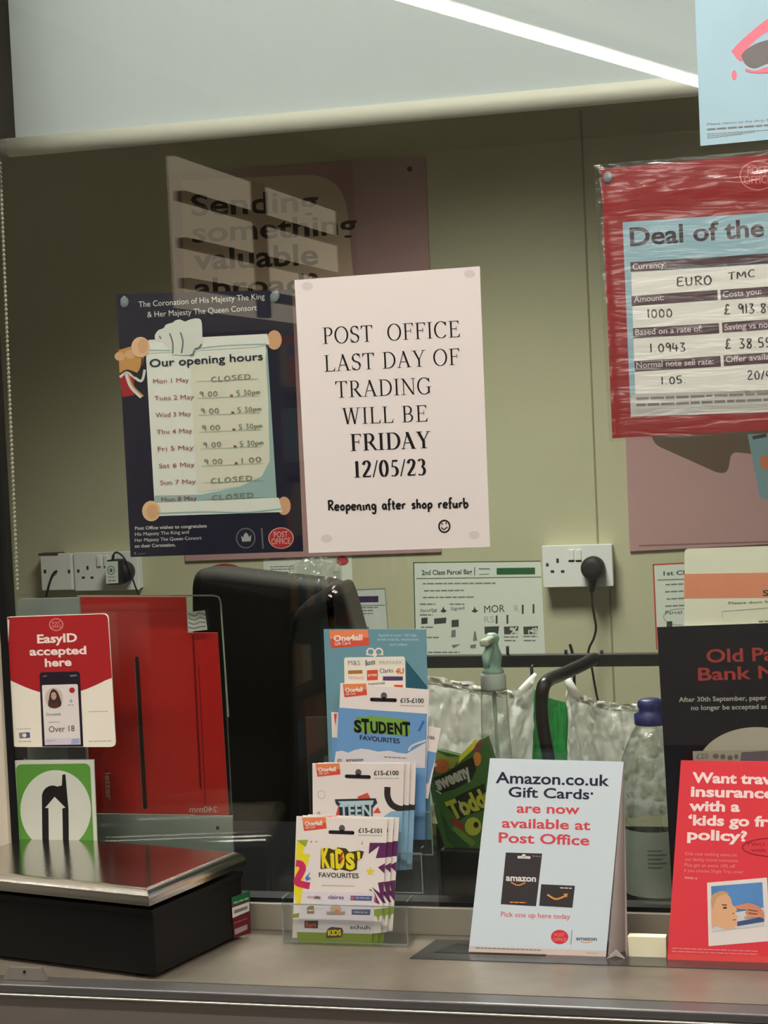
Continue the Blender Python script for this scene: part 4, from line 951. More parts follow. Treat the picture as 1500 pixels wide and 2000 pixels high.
S.line([(798, 1466), (806, 1456), (832, 1446)], 4, cloud, 3, True); S.line([(818, 1428), (828, 1408)], 5, M('student_deep_blue', (60, 112, 180), 0.5), 2)
S.greek((750, 1478), (795, 1481), 2, grey_i, 3); S.text('amazon', (676, 1487), (710, 1486), 6, ink, 3, .02); S.text('JD', (658, 1488), (668, 1487), 5, ink, 3, .02)
o = S.build('gift_card'); tag(o, 'blue student gift card, the uppermost at the front of the stand', 'gift card')
# student cards poking out behind: a skewed one to the right, one to the left
S = student((850, 1500), -0.0158, 0.6)
S.base([(800, 1412), (861, 1423), (836, 1560), (780, 1550)], cardw, 0.0008); S.poly([(836, 1467), (853, 1470), (837, 1530), (826, 1530)], blue, 1); S.text('£100', (828, 1441), (849, 1445), 6, ink, 1, .02)
tag(S.build('gift_card'), 'white and blue gift card sticking out crookedly to the right of the student card', 'gift card')
S = student((650, 1440), -0.0138, 0.6)
S.base([(647, 1391), (665, 1392), (664, 1500), (650, 1500)], cardw, 0.0006); S.poly([(652, 1394), (658, 1394), (655, 1418)], coral, 1); S.poly([(648, 1440), (664, 1441), (664, 1500), (650, 1500)], blue, 1)
tag(S.build('gift_card'), 'thin white edge of a gift card peeping out left of the student card', 'gift card')

# TEEN cards
p, n = lean((700, 1590), -0.0300, 0.6)
S = Sheet(p, n)
S.base([(610, 1491), (790, 1491), (782, 1700), (612, 1700)], cardw, 0.0010)
logo(S, 616, 1492, 47, 25, 1); hanger(S, 699, 1516, 46); S.text('£15-£100', (730, 1514), (779, 1514), 8.5, ink, 1, .03); S.greek((731, 1520), (779, 1520), 1.6, lgrey_i, 1)
S.poly([(698, 1556), (718, 1548), (724, 1560), (700, 1562)], coral, 1); S.poly([(655, 1596), (660, 1576), (680, 1580), (672, 1600)], coral, 1); S.poly([(728, 1588), (738, 1576), (744, 1588)], coral, 1)
S.poly([(654, 1561), (734, 1559), (737, 1568), (728, 1578), (728, 1600), (664, 1600), (662, 1576), (656, 1570)], M('teen_dark', (44, 52, 66), 0.5), 2)
S.poly([(660, 1565), (730, 1563), (728, 1572), (668, 1572)], M('teen_ice', (182, 208, 216), 0.5), 3)
S.text('TEEN', (664, 1595), (726, 1594), 23, M('teen_ice', (182, 208, 216)), 4, .03)
S.line([(757, 1537), (757, 1555), (764, 1570), (776, 1578), (788, 1580)], 12, M('teen_black_arc', (52, 46, 48), 0.5), 1, True)
tb = M('teen_blue', (138, 180, 206), 0.5); S.poly([(742, 1600), (765, 1584), (787, 1584), (782, 1700), (742, 1700)], tb, 2); S.poly([(734, 1606), (742, 1600), (742, 1700), (734, 1700)], cardw, 2)
S.ring((628, 1552), 7, 8, 1, lgrey_i, 1); S.poly([(617, 1588), (625, 1584), (626, 1592)], lgrey_i, 1)
teen = S.build('gift_card'); tag(teen, 'front white teen gift card with ice-blue lettering, on the second tier', 'gift card')
sx = hy(811, 1495, -.03).x-hy(790, 1495, -.03).x
place_copy(teen, sx*.5, 0.0018, 0.0002, 'second teen gift card, a white strip right of the front one', 'teen gift cards')
place_copy(teen, sx, 0.0036, 0.0004, 'rearmost teen gift card, edge furthest right on the second tier', 'teen gift cards')
teen['group'] = 'teen gift cards'

# KIDS cards
p, n = lean((650, 1838), yf+0.008, 5.0)
S = Sheet(p, n)
yel = M('kids_yellow', (236, 220, 44), 0.5); mag = M('kids_magenta', (204, 48, 102), 0.5); pur = M('kids_purple', (98, 44, 92), 0.5); grn = M('kids_green', (134, 158, 46), 0.5); kbl = M('kids_blue', (84, 128, 186), 0.5); lil = M('kids_lilac_white', (226, 220, 228), 0.5)
S.base([(579, 1594), (757, 1600), (744, 1822), (571, 1832)], cardw, 0.0010)
logo(S, 590, 1597, 46, 26, 1); hanger(S, 667, 1625, 46); S.text('£15-£101', (700, 1626), (746, 1627), 8.5, ink, 1, .03); S.line([(700, 1631), (747, 1632)], 1.4, M('kids_line', (170, 176, 140), 0.6), 1)
S.poly([(580, 1642), (598, 1642), (591, 1668), (606, 1668), (594, 1708), (590, 1760), (580, 1770), (574, 1740)], yel, 1)
S.poly([(580, 1641), (602, 1640), (597, 1654), (588, 1648)], M('kids_leaf', (150, 176, 60), 0.5), 2)
S.line([(578, 1686), (588, 1688), (591, 1698), (584, 1712), (581, 1724), (605, 1730)], 13, mag, 2, True); S.poly([(596, 1714), (607, 1702), (602, 1712), (608, 1716), (598, 1720)], kbl, 3)
S.poly([(722, 1646), (755, 1646), (753, 1675), (734, 1676), (741, 1652), (720, 1668)], pur, 1); S.poly([(738, 1694), (752, 1686), (751, 1706)], pur, 1); S.poly([(738, 1724), (750, 1722), (748, 1764), (726, 1732), (742, 1744)], pur, 1); S.poly([(730, 1740), (742, 1766), (736, 1764)], pur, 1); S.poly([(728, 1738), (736, 1764), (731, 1762)], mag, 1)
S.poly([(731, 1776), (747, 1774), (746, 1787), (741, 1790), (739, 1802), (736, 1790), (731, 1788)], grn, 1); S.poly([(571, 1786), (584, 1783), (584, 1792), (571, 1792)], grn, 1)
for i in range(2): S.ell((608+i*10, 1644), 2, 2, (lpk, lgrey_i)[i], 1)
S.poly([(705, 1648), (709, 1642), (708, 1650)], lpk, 1)
S.poly([(723+9*r_*math.cos(-math.pi/2+k_*math.pi/5), 1702+9.5*r_*math.sin(-math.pi/2+k_*math.pi/5)) for k_, r_ in [(k_, 1 if k_ % 2 == 0 else .42) for k_ in range(10)]], M('kids_star', (232, 214, 60), 0.5), 2)
dko = M('kids_outline', (70, 58, 20), 0.5)
S.poly([(627, 1657), (642, 1656), (652, 1660), (660, 1655), (676, 1657), (682, 1664), (703, 1661), (711, 1663), (707, 1676), (698, 1680), (697, 1698), (684, 1702), (662, 1697), (656, 1700), (645, 1695), (626, 1697)], dko, 2)
for ch_, xx, c, yb_, w_ in (('K', 629, 33, 1692, 16), ('i', 646, 27, 1693, 8), ('D', 656, 34, 1694, 18), ('S', 676, 28, 1696, 18), ("'", 699, 30, 1697, 6)):
    S.text(ch_, (xx, yb_), (xx+w_, yb_+.5), c, yel, 3, .06)
S.poly([(666, 1666), (671, 1664), (668, 1676), (672, 1674), (663, 1692), (666, 1679), (662, 1680)], M('kids_bolt', (186, 60, 46), 0.5), 4)
S.text('FAVOURITES', (623, 1713), (701, 1715), 9, ink, 2, .02); S.line([(628, 1729), (693, 1731)], 1.6, lgrey_i, 1)
S.poly([(720, 1738), (725, 1736), (727, 1742)], grey_i, 1)
S.poly(rounded([(590, 1741), (732, 1744), (727, 1829), (580, 1823)], 3, 3), lil, 3)
S.poly([(580, 1820), (728, 1824), (726, 1846), (582, 1840)], grn, 4)
S.text('smyths', (601, 1754), (627, 1755), 6, M('pinkish_grey', (196, 150, 152)), 5, .02); S.text('WH', (614, 1756), (625, 1756), 6, ink, 6, .02)
S.text('claires', (641, 1755), (672, 1756), 7, M('claires_purple', (118, 100, 150)), 5, .02); S.poly([(685, 1749), (727, 1750), (726, 1759), (685, 1758)], M('logo_block_violet', (92, 98, 150), 0.5), 5); S.ell((689, 1753.5), 3, 3, coral, 6); S.greek((695, 1753), (722, 1754), 2.4, lgrey_i, 6)
S.poly([(600, 1772), (605, 1769), (613, 1769), (614, 1784), (600, 1784)], M('logo_olive', (140, 128, 84), 0.5), 5); S.greek((602, 1778), (612, 1778), 2, cream, 6)
S.ell((656, 1775), 11, 7, M('logo_tan', (200, 178, 150), 0.5), 5); S.poly([(638, 1780), (675, 1780), (674, 1786), (638, 1786)], M('logo_taupe', (166, 150, 138), 0.5), 6); S.ell((658, 1780), 4, 4, M('orange_ink', (226, 120, 70)), 7)
S.poly([(687, 1776), (724, 1776), (723, 1787), (687, 1786)], M('logo_navy', (80, 88, 126), 0.5), 5); S.greek((692, 1781), (718, 1782), 2.2, lgrey_i, 6)
S.poly([(595, 1798), (622, 1798), (621, 1813), (595, 1812)], M('logo_black_red', (62, 34, 36), 0.5), 5); S.text('Rare', (598, 1810), (618, 1810), 9, coral, 6, .01)
S.text('schuh', (684, 1814), (723, 1815), 7.5, ink, 5, .015)
S.poly([(640, 1814), (648, 1810), (668, 1812), (671, 1818), (668, 1830), (638, 1832), (638, 1820)], dko, 6); S.text('KIDS', (641, 1827), (667, 1826), 10, yel, 7, .05)
kids = S.build('gift_card'); tag(kids, 'front white kids gift card with yellow lettering and a green foot, lowest tier', 'gift card', 'kids gift cards')
sx = hy(777, 1600, yf).x-hy(757, 1600, yf).x
place_copy(kids, sx*.55, 0.0021, 0.0004, 'second kids gift card, mostly covered by the front one', 'kids gift cards')
place_copy(kids, sx*1.05, 0.0042, 0.0010, 'rearmost kids gift card, its purple spikes showing furthest right', 'kids gift cards')

# ================================================================== TENT CARDS ON THE COUNTER
bl0 = hz(915, 1860, CT); br0 = hz(1183, 1872, CT)
yb0 = (bl0.y+br0.y)/2; TL = 15.0; a_ = math.radians(TL); n = Vector((0, -math.cos(a_), math.sin(a_)))
tc = thing('tent_card', ((bl0.x+br0.x)/2, yb0, CT), 'pale blue folded tent card about gift cards, standing on the counter in the middle', 'tent card')
pbt = M('tent_pale_blue', (206, 219, 228), 0.6); S = Sheet((0, yb0, CT), n); S.up = (0.02, -1.0)
S.base([(957, 1481), (1218, 1488), (1183, 1872), (915, 1860)], pbt, 0.0007)
nvy = M('tent_navy_ink', (34, 34, 60), 0.6); rdi = M('tent_red_ink', (212, 72, 84), 0.6)
S.text('Amazon.co.uk', (968, 1529), (1190, 1535), 21, nvy, 1, .02); S.text('Gift Cards', (993, 1556), (1151, 1561), 19, nvy, 1, .02); S.ell((1156, 1550), 2.6, 2.6, nvy, 1)
S.text('are now', (1009, 1587), (1132, 1590), 18, rdi, 1, .02); S.text('available at', (980, 1616), (1153, 1621), 18, rdi, 1, .02); S.text('Post Office', (974, 1645), (1151, 1651), 19, rdi, 1, .02)
gcb = M('tent_card_black', (52, 48, 52), 0.5); smile = M('smile_orange', (226, 150, 70), 0.5)
S.poly([(988, 1665), (1059, 1667), (1047, 1770), (978, 1766)], gcb, 1); S.poly([(1057, 1727), (1123, 1730), (1118, 1773), (1053, 1769)], gcb, 1)
S.line([(1011, 1674), (1036, 1675)], 5, white, 2); S.ell((1023, 1672), 4, 4, white, 2); S.greek((1040, 1672), (1056, 1673), 2, grey_i, 2)
S.text('amazon', (988, 1720), (1047, 1722), 12, white, 2, .03); S.line([(998, 1723), (1012, 1729), (1026, 1724)], 2.2, smile, 2, True)
S.line([(1069, 1747), (1086, 1756), (1106, 1749)], 3.4, smile, 2, True); S.poly([(1100, 1746), (1109, 1745), (1107, 1753)], smile, 2); S.greek((1094, 1734), (1117, 1735), 2, white, 2); S.greek((996, 1762), (1028, 1763), 2, smile, 2)
S.text('Pick one up here today', (978, 1790), (1114, 1795), 9.5, M('tent_pink_ink', (214, 124, 134), 0.6), 1, .02)
S.ell((1093, 1830), 17, 14, M('tent_red_oval', (214, 50, 62), 0.55), 1); S.text('POST', (1083, 1829), (1103, 1829), 6, lpk, 2, .02); S.text('OFFICE', (1080, 1838), (1106, 1838), 6, lpk, 2, .02)
S.line([(1117, 1817), (1115, 1845)], 1.4, grey_i, 1); S.text('amazon', (1125, 1836), (1166, 1837), 7, M('tent_slate', (88, 104, 124), 0.6), 1, .03); S.line([(1134, 1839), (1144, 1841), (1156, 1839)], 1.5, smile, 1, True)
S.poly([(917, 1848), (1184, 1857), (1183, 1871.5), (915, 1859.5)], M('tent_beige_strip', (214, 196, 188), 0.6), 1); S.greek((928, 1851), (1056, 1856), 2, grey_i, 2); S.greek((1146, 1861), (1168, 1862), 2, lgrey_i, 2)
S.build('front_panel', tc)
# back leg and right-hand return of the fold
inn = M('tent_inside_shaded', (176, 164, 160), 0.7); inn2 = M('tent_inside_pale', (198, 184, 178), 0.7)  # inside of the fold: its shaded half is given a darker colour
topR = S.pt((1218, 1488))-n*.0008; botR = S.pt((1183, 1872)); topL = S.pt((957, 1481))-n*.0008; botL = S.pt((915, 1860))
r2 = hz(1225, 1875, CT)
sd = MB(); mid = Vector((r2.x-.006, r2.y+.028, CT+.001))
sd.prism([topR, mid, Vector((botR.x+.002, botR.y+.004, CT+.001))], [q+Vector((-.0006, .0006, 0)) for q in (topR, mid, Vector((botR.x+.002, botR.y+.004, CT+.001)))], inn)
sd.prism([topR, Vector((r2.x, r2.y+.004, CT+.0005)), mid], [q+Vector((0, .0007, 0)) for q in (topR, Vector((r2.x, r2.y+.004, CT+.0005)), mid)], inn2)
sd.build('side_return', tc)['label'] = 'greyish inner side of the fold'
bk = MB(); bl2 = Vector((botL.x+.02, -0.016, CT+.0005)); br2 = Vector((mid.x-.01, -0.016, CT+.0005))
bk.prism([topL, topR, br2, bl2], [q+Vector((0, .0006, 0)) for q in (topL, topR, br2, bl2)], pbt); bk.build('back_panel', tc)
fl = MB(); A = hz(1185, 1871, CT+.0005); B = hz(1222, 1871, CT+.0005); apex = hy(1203, 1855, (A.y+B.y)/2-.004)
fl.prism([A+Vector((0, -.004, 0)), apex, B+Vector((0, -.004, 0)), (A+B)/2+Vector((0, -.004, 0.0005))+Vector((0, 0, .003))], [q+Vector((0, .002, 0)) for q in (A+Vector((0, -.004, 0)), apex, B+Vector((0, -.004, 0)), (A+B)/2+Vector((0, -.004, 0.0035)))], inn2); fl.build('foot_flap', tc)

yr = hz(1303, 1876, CT).y
rc_ = hz(1400, 1880, CT); tr_ = thing('tent_card', (rc_.x, yr, CT), 'red folded tent card about travel insurance, at the right end of the counter', 'tent card')
S = Sheet((0, yr, CT), n); S.up = (0.03, -1.0); trd = M('tent_red', (222, 58, 70), 0.55); S.base([(1330, 1485), (1640, 1488), (1620, 1886), (1303, 1876)], trd, 0.0007)
pkw = M('tent_pink_white', (248, 222, 220), 0.6)
for s, x0, y0_, x1, y1_ in (('Want travel', 1352, 1528, 1530, 1532), ('insurance', 1349, 1555, 1512, 1559), ('with a', 1346, 1583, 1445, 1585), ('‘kids go free’', 1344, 1611, 1545, 1615), ('policy?', 1342, 1639, 1459, 1643)): S.text(s, (x0, y0_), (x1, y1_), 19, pkw, 1, .035)
S.ring((1512, 1655), 62, 18, 2.5, M('stamp_maroon', (150, 30, 48), 0.6), 1); S.text('TWO FREE', (1457, 1652), (1530, 1653), 6.5, M('stamp_maroon', (150, 30, 48)), 1, .01); S.text('with', (1466, 1663), (1496, 1664), 6.5, M('stamp_maroon', (150, 30, 48)), 1, .01)
for i, (s, x1) in enumerate((('Kids cost nothing extra on', 1439), ('our family travel insurance.', 1442), ('Plus get an extra 10% off', 1436), ('if you choose Single Trip cover', 1452))): S.text(s, (1338-i*.6, 1670+i*11), (x1, 1673+i*11), 6.2, lpk, 1, .012)
S.greek((1337, 1714), (1362, 1716), 4, lpk, 1)
S.poly([(1381, 1724), (1498, 1714), (1504, 1838), (1384, 1848)], white, 1)
S.poly([(1389, 1731), (1489, 1723), (1493, 1808), (1391, 1820)], M('photo_sky', (84, 136, 196), 0.5, vary=0.12, vscale=30), 2)
S.poly([(1391, 1790), (1493, 1772), (1493, 1808), (1391, 1820)], M('photo_shore', (206, 208, 212), 0.5), 3); S.poly([(1440, 1800), (1492, 1790), (1493, 1800), (1440, 1809)], M('photo_navy', (64, 82, 130), 0.5), 4)
S.poly(smooth_pts([(1389, 1760), (1394, 1749), (1408, 1744), (1420, 1746), (1428, 1756), (1430, 1766), (1440, 1776), (1436, 1783), (1441, 1790), (1438, 1796), (1440, 1806), (1430, 1814), (1412, 1813), (1396, 1808), (1391, 1812), (1389, 1760)], 3), M('photo_skin', (222, 172, 134), 0.5), 5)
S.poly(smooth_pts([(1389, 1766), (1390, 1750), (1400, 1743), (1412, 1740), (1424, 1745), (1416, 1746), (1402, 1752), (1396, 1764), (1392, 1776), (1389, 1766)], 3), M('photo_hair', (196, 158, 116), 0.5), 6)
S.ell((1416, 1773), 4, 2.2, M('photo_brown', (82, 54, 44), 0.5), 6); S.line([(1410, 1767), (1420, 1768)], 2, M('photo_brown', (82, 54, 44)), 6); S.line([(1431, 1797), (1438, 1796)], 2, M('photo_lip', (176, 96, 84), 0.5), 6); S.ell((1432, 1784), 2, 1.4, M('photo_lip', (176, 96, 84)), 6)
S.poly(smooth_pts([(1433, 1770), (1450, 1766), (1462, 1764), (1472, 1766), (1484, 1772), (1492, 1782), (1492, 1794), (1480, 1790), (1466, 1790), (1456, 1784), (1458, 1777), (1445, 1776), (1433, 1770)], 3), M('photo_hand', (206, 138, 110), 0.5), 7)
for y in (1778, 1784): S.line([(1462, y-1), (1480, y+2)], 1.6, M('photo_brown', (82, 54, 44)), 8)
S.line([(1454, 1792), (1486, 1788)], 4, M('photo_orange', (216, 150, 110), 0.5), 8)
for i in range(2): S.greek((1312, 1852+i*6), (1480, 1858+i*6), 2.4, lpk, 1, i)
S.poly([(1305, 1862), (1620, 1872), (1620, 1886), (1303, 1876)], M('tent_red_foot', (226, 74, 74), 0.55), 1)
S.build('front_panel', tr_)
tL = S.pt((1330, 1485))-n*.0008; tR = S.pt((1640, 1488))-n*.0008; b2 = [Vector((hz(1303, 1876, CT).x+.01, -0.016, CT+.0005)), Vector((hz(1600, 1885, CT).x, -0.016, CT+.0005))]
MB().prism([tL, tR, b2[1], b2[0]], [q+Vector((0, .0006, 0)) for q in (tL, tR, b2[1], b2[0])], trd).build('back_panel', tr_)

# cream note pad between the tent cards
A = hz(1226, 1872, CT); B = hz(1301, 1875, CT); yy = A.y+.004
npd = MB().box((A.x, yy, CT), (B.x, yy+.012, CT+0.0222), M('bright_cream_paper', (250, 244, 214), 0.7), 0.0008).build('note_pad')
tag(npd, 'thick cream note pad standing between the two tent cards', 'note pad')
# cash tray plate let into the counter
tm = M('dark_steel_tray', (92, 94, 94), 0.2, 0.5, metal=0.6)
A = hz(800, 1873, CT); B = hz(905, 1838, CT); e_ = 2.0
q = [Vector((A.x, A.y, CT+.001)), Vector((e_, A.y, CT+.001)), Vector((e_, B.y, CT+.001)), Vector((B.x-.03, B.y, CT+.001))]
tray = MB(); tray.prism(q, [v-Vector((0, 0, .00095)) for v in q], tm)
A2 = hz(846, 1862, CT); B2 = hz(918, 1846, CT)
tray.build('cash_tray'); tray = bpy.data.objects['cash_tray']; tag(tray, 'dark steel cash tray plate let into the counter under the tent cards', 'tray')
q2 = [Vector((A2.x, A2.y, CT+.0014)), Vector((A2.x+.12, A2.y, CT+.0014)), Vector((A2.x+.12, B2.y, CT+.0014)), Vector((B2.x-.015, B2.y, CT+.0014))]
MB().prism(q2, [v-Vector((0, 0, .0004)) for v in q2], M('tray_well', (28, 28, 28), 0.5)).build('tray_slot', tray)

# ================================================================== IN THE OFFICE
# office chair
chm = M('black_chair_fabric', (36, 35, 31), 0.75, 0.2, bump=0.3, bscale=400); chl = M('black_chair_leather', (20, 19, 19), 0.38, 0.4)
cy = 0.99
cc = hy(520, 1600, cy); oc = thing('office_chair', (cc.x, cy+0.1, 0), 'black high-backed office chair behind the glass, turned sideways', 'chair')
def slab(px, y0_, th, m, name, bev=0.02):
    fr = [hy(x, y, y0_) for x, y in px]; bm = bmesh.new(); v0 = [bm.verts.new(p_) for p_ in fr]; v1 = [bm.verts.new(p_+Vector((0, th, 0))) for p_ in fr]; N_ = len(fr)
    bm.faces.new(v0); bm.faces.new(v1[::-1])
    for i in range(N_): bm.faces.new([v0[i], v1[i], v1[(i+1) % N_], v0[(i+1) % N_]])
    bmesh.ops.recalc_face_normals(bm, faces=bm.faces); bm.edges.ensure_lookup_table()
    ed = [e for e in bm.edges if (e.verts[0] in v0 and e.verts[1] in v0)]
    bmesh.ops.bevel(bm, geom=ed, offset=bev, segments=4, profile=0.5, affect='EDGES')
    return MB().from_bm(bm, m, True).build(name, oc)
slab(rounded([(369, 1112), (420, 1112), (668, 1140), (690, 1640), (374, 1640)], 46, 8, (0, 2)), cy, 0.07, chm, 'backrest')
slab(rounded([(556, 1262), (566, 1200), (600, 1168), (652, 1138), (664, 1168), (700, 1300), (700, 1640), (560, 1640)], 16, 5), cy-0.14, 0.10, chl, 'side_wing')
sw = hy(380, 1600, cy).x; se = hy(690, 1600, cy).x; sz = 0.62
MB().box((sw-.02, cy-.34, sz), (se+.08, cy+.06, sz+.09), chl, 0.03, smooth=True).build('seat', oc)
MB().tube([(cc.x, cy-.1, .10), (cc.x, cy-.1, sz)], 0.03, plug_m, 16).build('gas_column', oc)
for k_ in range(5):
    an = k_*2*math.pi/5+.3; e = Vector((cc.x+.25*math.cos(an), cy-.1+.25*math.sin(an), .07))
    MB().tube([(cc.x, cy-.1, .12), e], [.026, .016], plug_m, 10).build('base_leg', oc); MB().sphere((e.x, e.y, .03), .03, plug_m).build('castor', oc)
# crinkled clear film over the chair top
def cloth(top, bottom, Y, m, amp, nu=40, nv=30, freq=9, seed=0.0, depth=0.0, sag=0.0):
    top = smooth_pts(top, 6); bottom = smooth_pts(bottom, 6)
    def at(pl, u):
        f_ = u*(len(pl)-1); i = min(int(f_), len(pl)-2); k_ = f_-i; return (pl[i][0]+(pl[i+1][0]-pl[i][0])*k_, pl[i][1]+(pl[i+1][1]-pl[i][1])*k_)
    vs = []; fs = []
    for j in range(nv+1):
        for i in range(nu+1):
            u, v = i/nu, j/nv; a_, b_ = at(top, u), at(bottom, u); q_ = hy(a_[0]+(b_[0]-a_[0])*v, a_[1]+(b_[1]-a_[1])*v, Y)
            nz = noise.noise(Vector((u*freq, v*freq*.55, seed)))+.5*noise.noise(Vector((u*freq*2.3, v*freq*1.6, seed+5)))+.6*(1-abs(noise.noise(Vector((u*freq*.8+v*3, v*2, seed+9)))))
            q_.y += amp*(nz+.35*noise.noise(Vector((u*freq*5, v*freq*3.2, seed+30))))-depth*math.sin(math.pi*u)*math.sin(math.pi*min(1, v*.9+.1)); q_.z = max(q_.z, CT-0.0115); vs.append(q_)
    for j in range(nv):
        for i in range(nu): a_ = j*(nu+1)+i; fs.append([a_, a_+1, a_+nu+2, a_+nu+1])
    return vs, fs
vs, fs = cloth([(560, 1106), (590, 1092), (622, 1088), (652, 1092), (664, 1100)], [(566, 1136), (600, 1134), (626, 1140), (648, 1142), (668, 1150)], cy-.012, crinkle_m, .012, 30, 14, 12, 3.1)
MB().add(vs, fs, crinkle_m, True).build('crinkled_film', oc)['label'] = 'crinkled clear plastic film over the chair top'

# bag rack: black rail on posts, and a bent arm
RY = 0.545
blk = M('black_painted_metal', (22, 22, 22), 0.35, 0.5)
A = hy(700, 1292, RY); zt = hy(1000, 1279, RY).z; zb_ = hy(1000, 1304, RY).z
rk = thing('bag_rack', (0.2, RY, DZ), 'black metal bag rack with a long rail and a bent arm, above the office desk', 'rack')
MB().box((A.x, RY, zb_), (0.75, RY+.012, zt), blk, .002).build('rail', rk)
for x in (A.x+.004, 0.735): MB().box((x, RY+.001, DZ), (x+.014, RY+.011, zb_+.004), blk, .001).build('post', rk)
for (x, y0_, y1_) in ((991, 1262, 1285), (1105, 1269, 1285), (1175, 1270, 1285)):
    a1, a2 = hy(x, y0_, RY+.004), hy(x, y1_, RY+.004); MB().tube([a1, (a1.x, RY+.004, a2.z)], .0022, blk, 8).build('peg', rk)
for (x, y0_, y1_) in ((1039, 1302, 1322), (1113, 1300, 1322)):
    a1, a2 = hy(x, y0_, RY-.02), hy(x, y1_, RY-.02); MB().tube([(a2.x, RY+.002, a1.z), (a2.x, RY-.02, a1.z-.001), (a2.x, RY-.02, a2.z)], .0022, blk, 8).build('peg', rk)
q = smooth_pts([(1160, 1287), (1130, 1302), (1095, 1318), (1072, 1328), (1060, 1346), (1058, 1390), (1064, 1440), (1072, 1490), (1078, 1600)], 4); nq = len(q)
pts = [hy(x, y, RY-.012-.16*min(1, i/(nq*.45))) for i, (x, y) in enumerate(q)]
pts[-1].z = max(pts[-1].z, DZ)
ft = pts[-1].copy(); ft.z = DZ; pts.append(ft) if pts[-1].z > DZ+.004 else None
MB().tube(pts, .0088, blk, 14).build('bent_arm', rk)
MB().lathe((pts[-1].x, pts[-1].y, DZ), [(.03, 0), (.03, .006), (.01, .008)], blk, 20).build('arm_foot', rk)
for dx in (0, 9):
    s_ = hy(1155+dx, 1286, RY-.001); MB().sphere(s_, .0028, M('grey_screw', (120, 116, 108), 0.4, metal=.5), 8, (1, .5, 1)).build('screw', rk)
p_ = smooth_pts([(1113, 1258), (1117, 1272), (1120, 1286), (1122, 1340)], 4)
MB().tube([hy(x, y, RY+.03) for x, y in p_], .002, cabm, 8).build('loose_wire', rk)

def bag(name, top, bottom, Y, m, label, amp=.018, freq=8, seed=0, depth=.03, handles=(), rim=None, gap=.05):
    t_ = thing(name, hy((top[0][0]+top[-1][0])/2, bottom[0][1], Y), label, 'bag')
    vs, fs = cloth(top, bottom, Y, m, amp, 44, 34, freq, seed, depth); MB().add(vs, fs, m, True).build('front_side', t_)
    vs, fs = cloth(top, bottom, Y+gap, m, amp, 30, 20, freq, seed+20, -depth); MB().add(vs, fs, m, True).build('back_side', t_)
    for h_ in handles: MB().tube([hy(x, y, Y+dy) for x, y, dy in h_], [r_ for r_ in [.003, .006, .0065, .004][:len(h_)]], M('white_bag_handle', (226, 226, 216), 0.5), 10).build('handle', t_)
    if rim:
        vs, fs = cloth([(x, y-9) for x, y in rim], [(x+3, y+7) for x, y in rim], Y-depth*.9, m, amp*.5, 40, 5, freq*1.3, seed+3, 0)
        MB().add(vs, fs, M('white_bag_rim', (226, 227, 216), 0.5), True).build('rim', t_)
    return t_
bag('plastic_bag', [(790, 1318), (850, 1326), (900, 1336), (950, 1346), (1000, 1352), (1042, 1322)], [(780, 1590), (850, 1596), (900, 1600), (950, 1600), (1000, 1600), (1030, 1596)], RY-.05, bag_m, 'crumpled white carrier bag hanging on the rack behind the spray bottle', .022, 8, 2.0, .03, [[(1046, 1317, .02), (1034, 1334, .01), (1020, 1350, 0), (1008, 1362, 0)]], [(800, 1326), (850, 1334), (900, 1344), (945, 1352), (1000, 1360)])
bag('plastic_bag', [(1107, 1326), (1126, 1364), (1160, 1372), (1200, 1376), (1240, 1380), (1300, 1372)], [(1104, 1600), (1140, 1600), (1180, 1596), (1220, 1600), (1260, 1598), (1310, 1590)], RY-.06, bag_m, 'crumpled white carrier bag hanging on the rack left of the blue-capped bottle', .022, 8, 6.0, .03, [[(1106, 1318, .02), (1112, 1336, .005), (1122, 1354, 0), (1132, 1368, 0)]], [(1130, 1366), (1160, 1377), (1200, 1383), (1250, 1386)])
bag('plastic_bag', [(1016, 1350), (1040, 1347), (1070, 1364), (1100, 1372), (1114, 1372)], [(1018, 1670), (1040, 1672), (1070, 1672), (1100, 1672), (1112, 1670)], RY+.036, greenbag_m, 'green plastic bag between the two white carrier bags', .006, 7, 11.0, .012, gap=.03)

# spray bottle
def axis_bottle(base_px, top_py, Y):
    b_ = hy(base_px[0], base_px[1], Y); return b_
spm = M('aqua_trigger_plastic', (176, 212, 198), 0.35, 0.5); sps = M('clear_collar_plastic', (196, 204, 196), 0.35)
SY = 0.17
top = hy(963, 1236, SY); cx_ = hy(970, 1480, SY).x; kk = (top-EYE).dot(FW)/F_PX
sp = thing('spray_bottle', (cx_, SY, DZ), 'clear spray bottle with an aqua trigger head, behind the pale blue tent card', 'bottle')
def zpx(py, Y=SY, px=968): return hy(px, py, Y).z
H0 = DZ
prof = [(27*kk*1.5, H0), (30*kk*1.5, H0+.01), (30*kk*1.45, zpx(1600)), (31*kk, zpx(1480)), (28*kk, zpx(1430)), (27*kk, zpx(1390)), (25.5*kk, zpx(1352)), (25*kk, zpx(1345))]
MB().lathe((cx_, SY, 0), prof, bottle_m, 32).build('bottle_body', sp)
MB().lathe((cx_, SY, 0), [(24*kk, zpx(1347)), (25*kk, zpx(1342)), (25*kk, zpx(1318)), (22*kk, zpx(1314))], sps, 24).build('collar', sp)
MB().lathe((cx_, SY, 0), [(22*kk, zpx(1315)), (21*kk, zpx(1308)), (16*kk, zpx(1302)), (18*kk, zpx(1290)), (19*kk, zpx(1280)), (14*kk, zpx(1266)), (12*kk, zpx(1256)), (15*kk, zpx(1248)), (13*kk, zpx(1240)), (7*kk, zpx(1236))], spm, 24).build('trigger_head', sp)
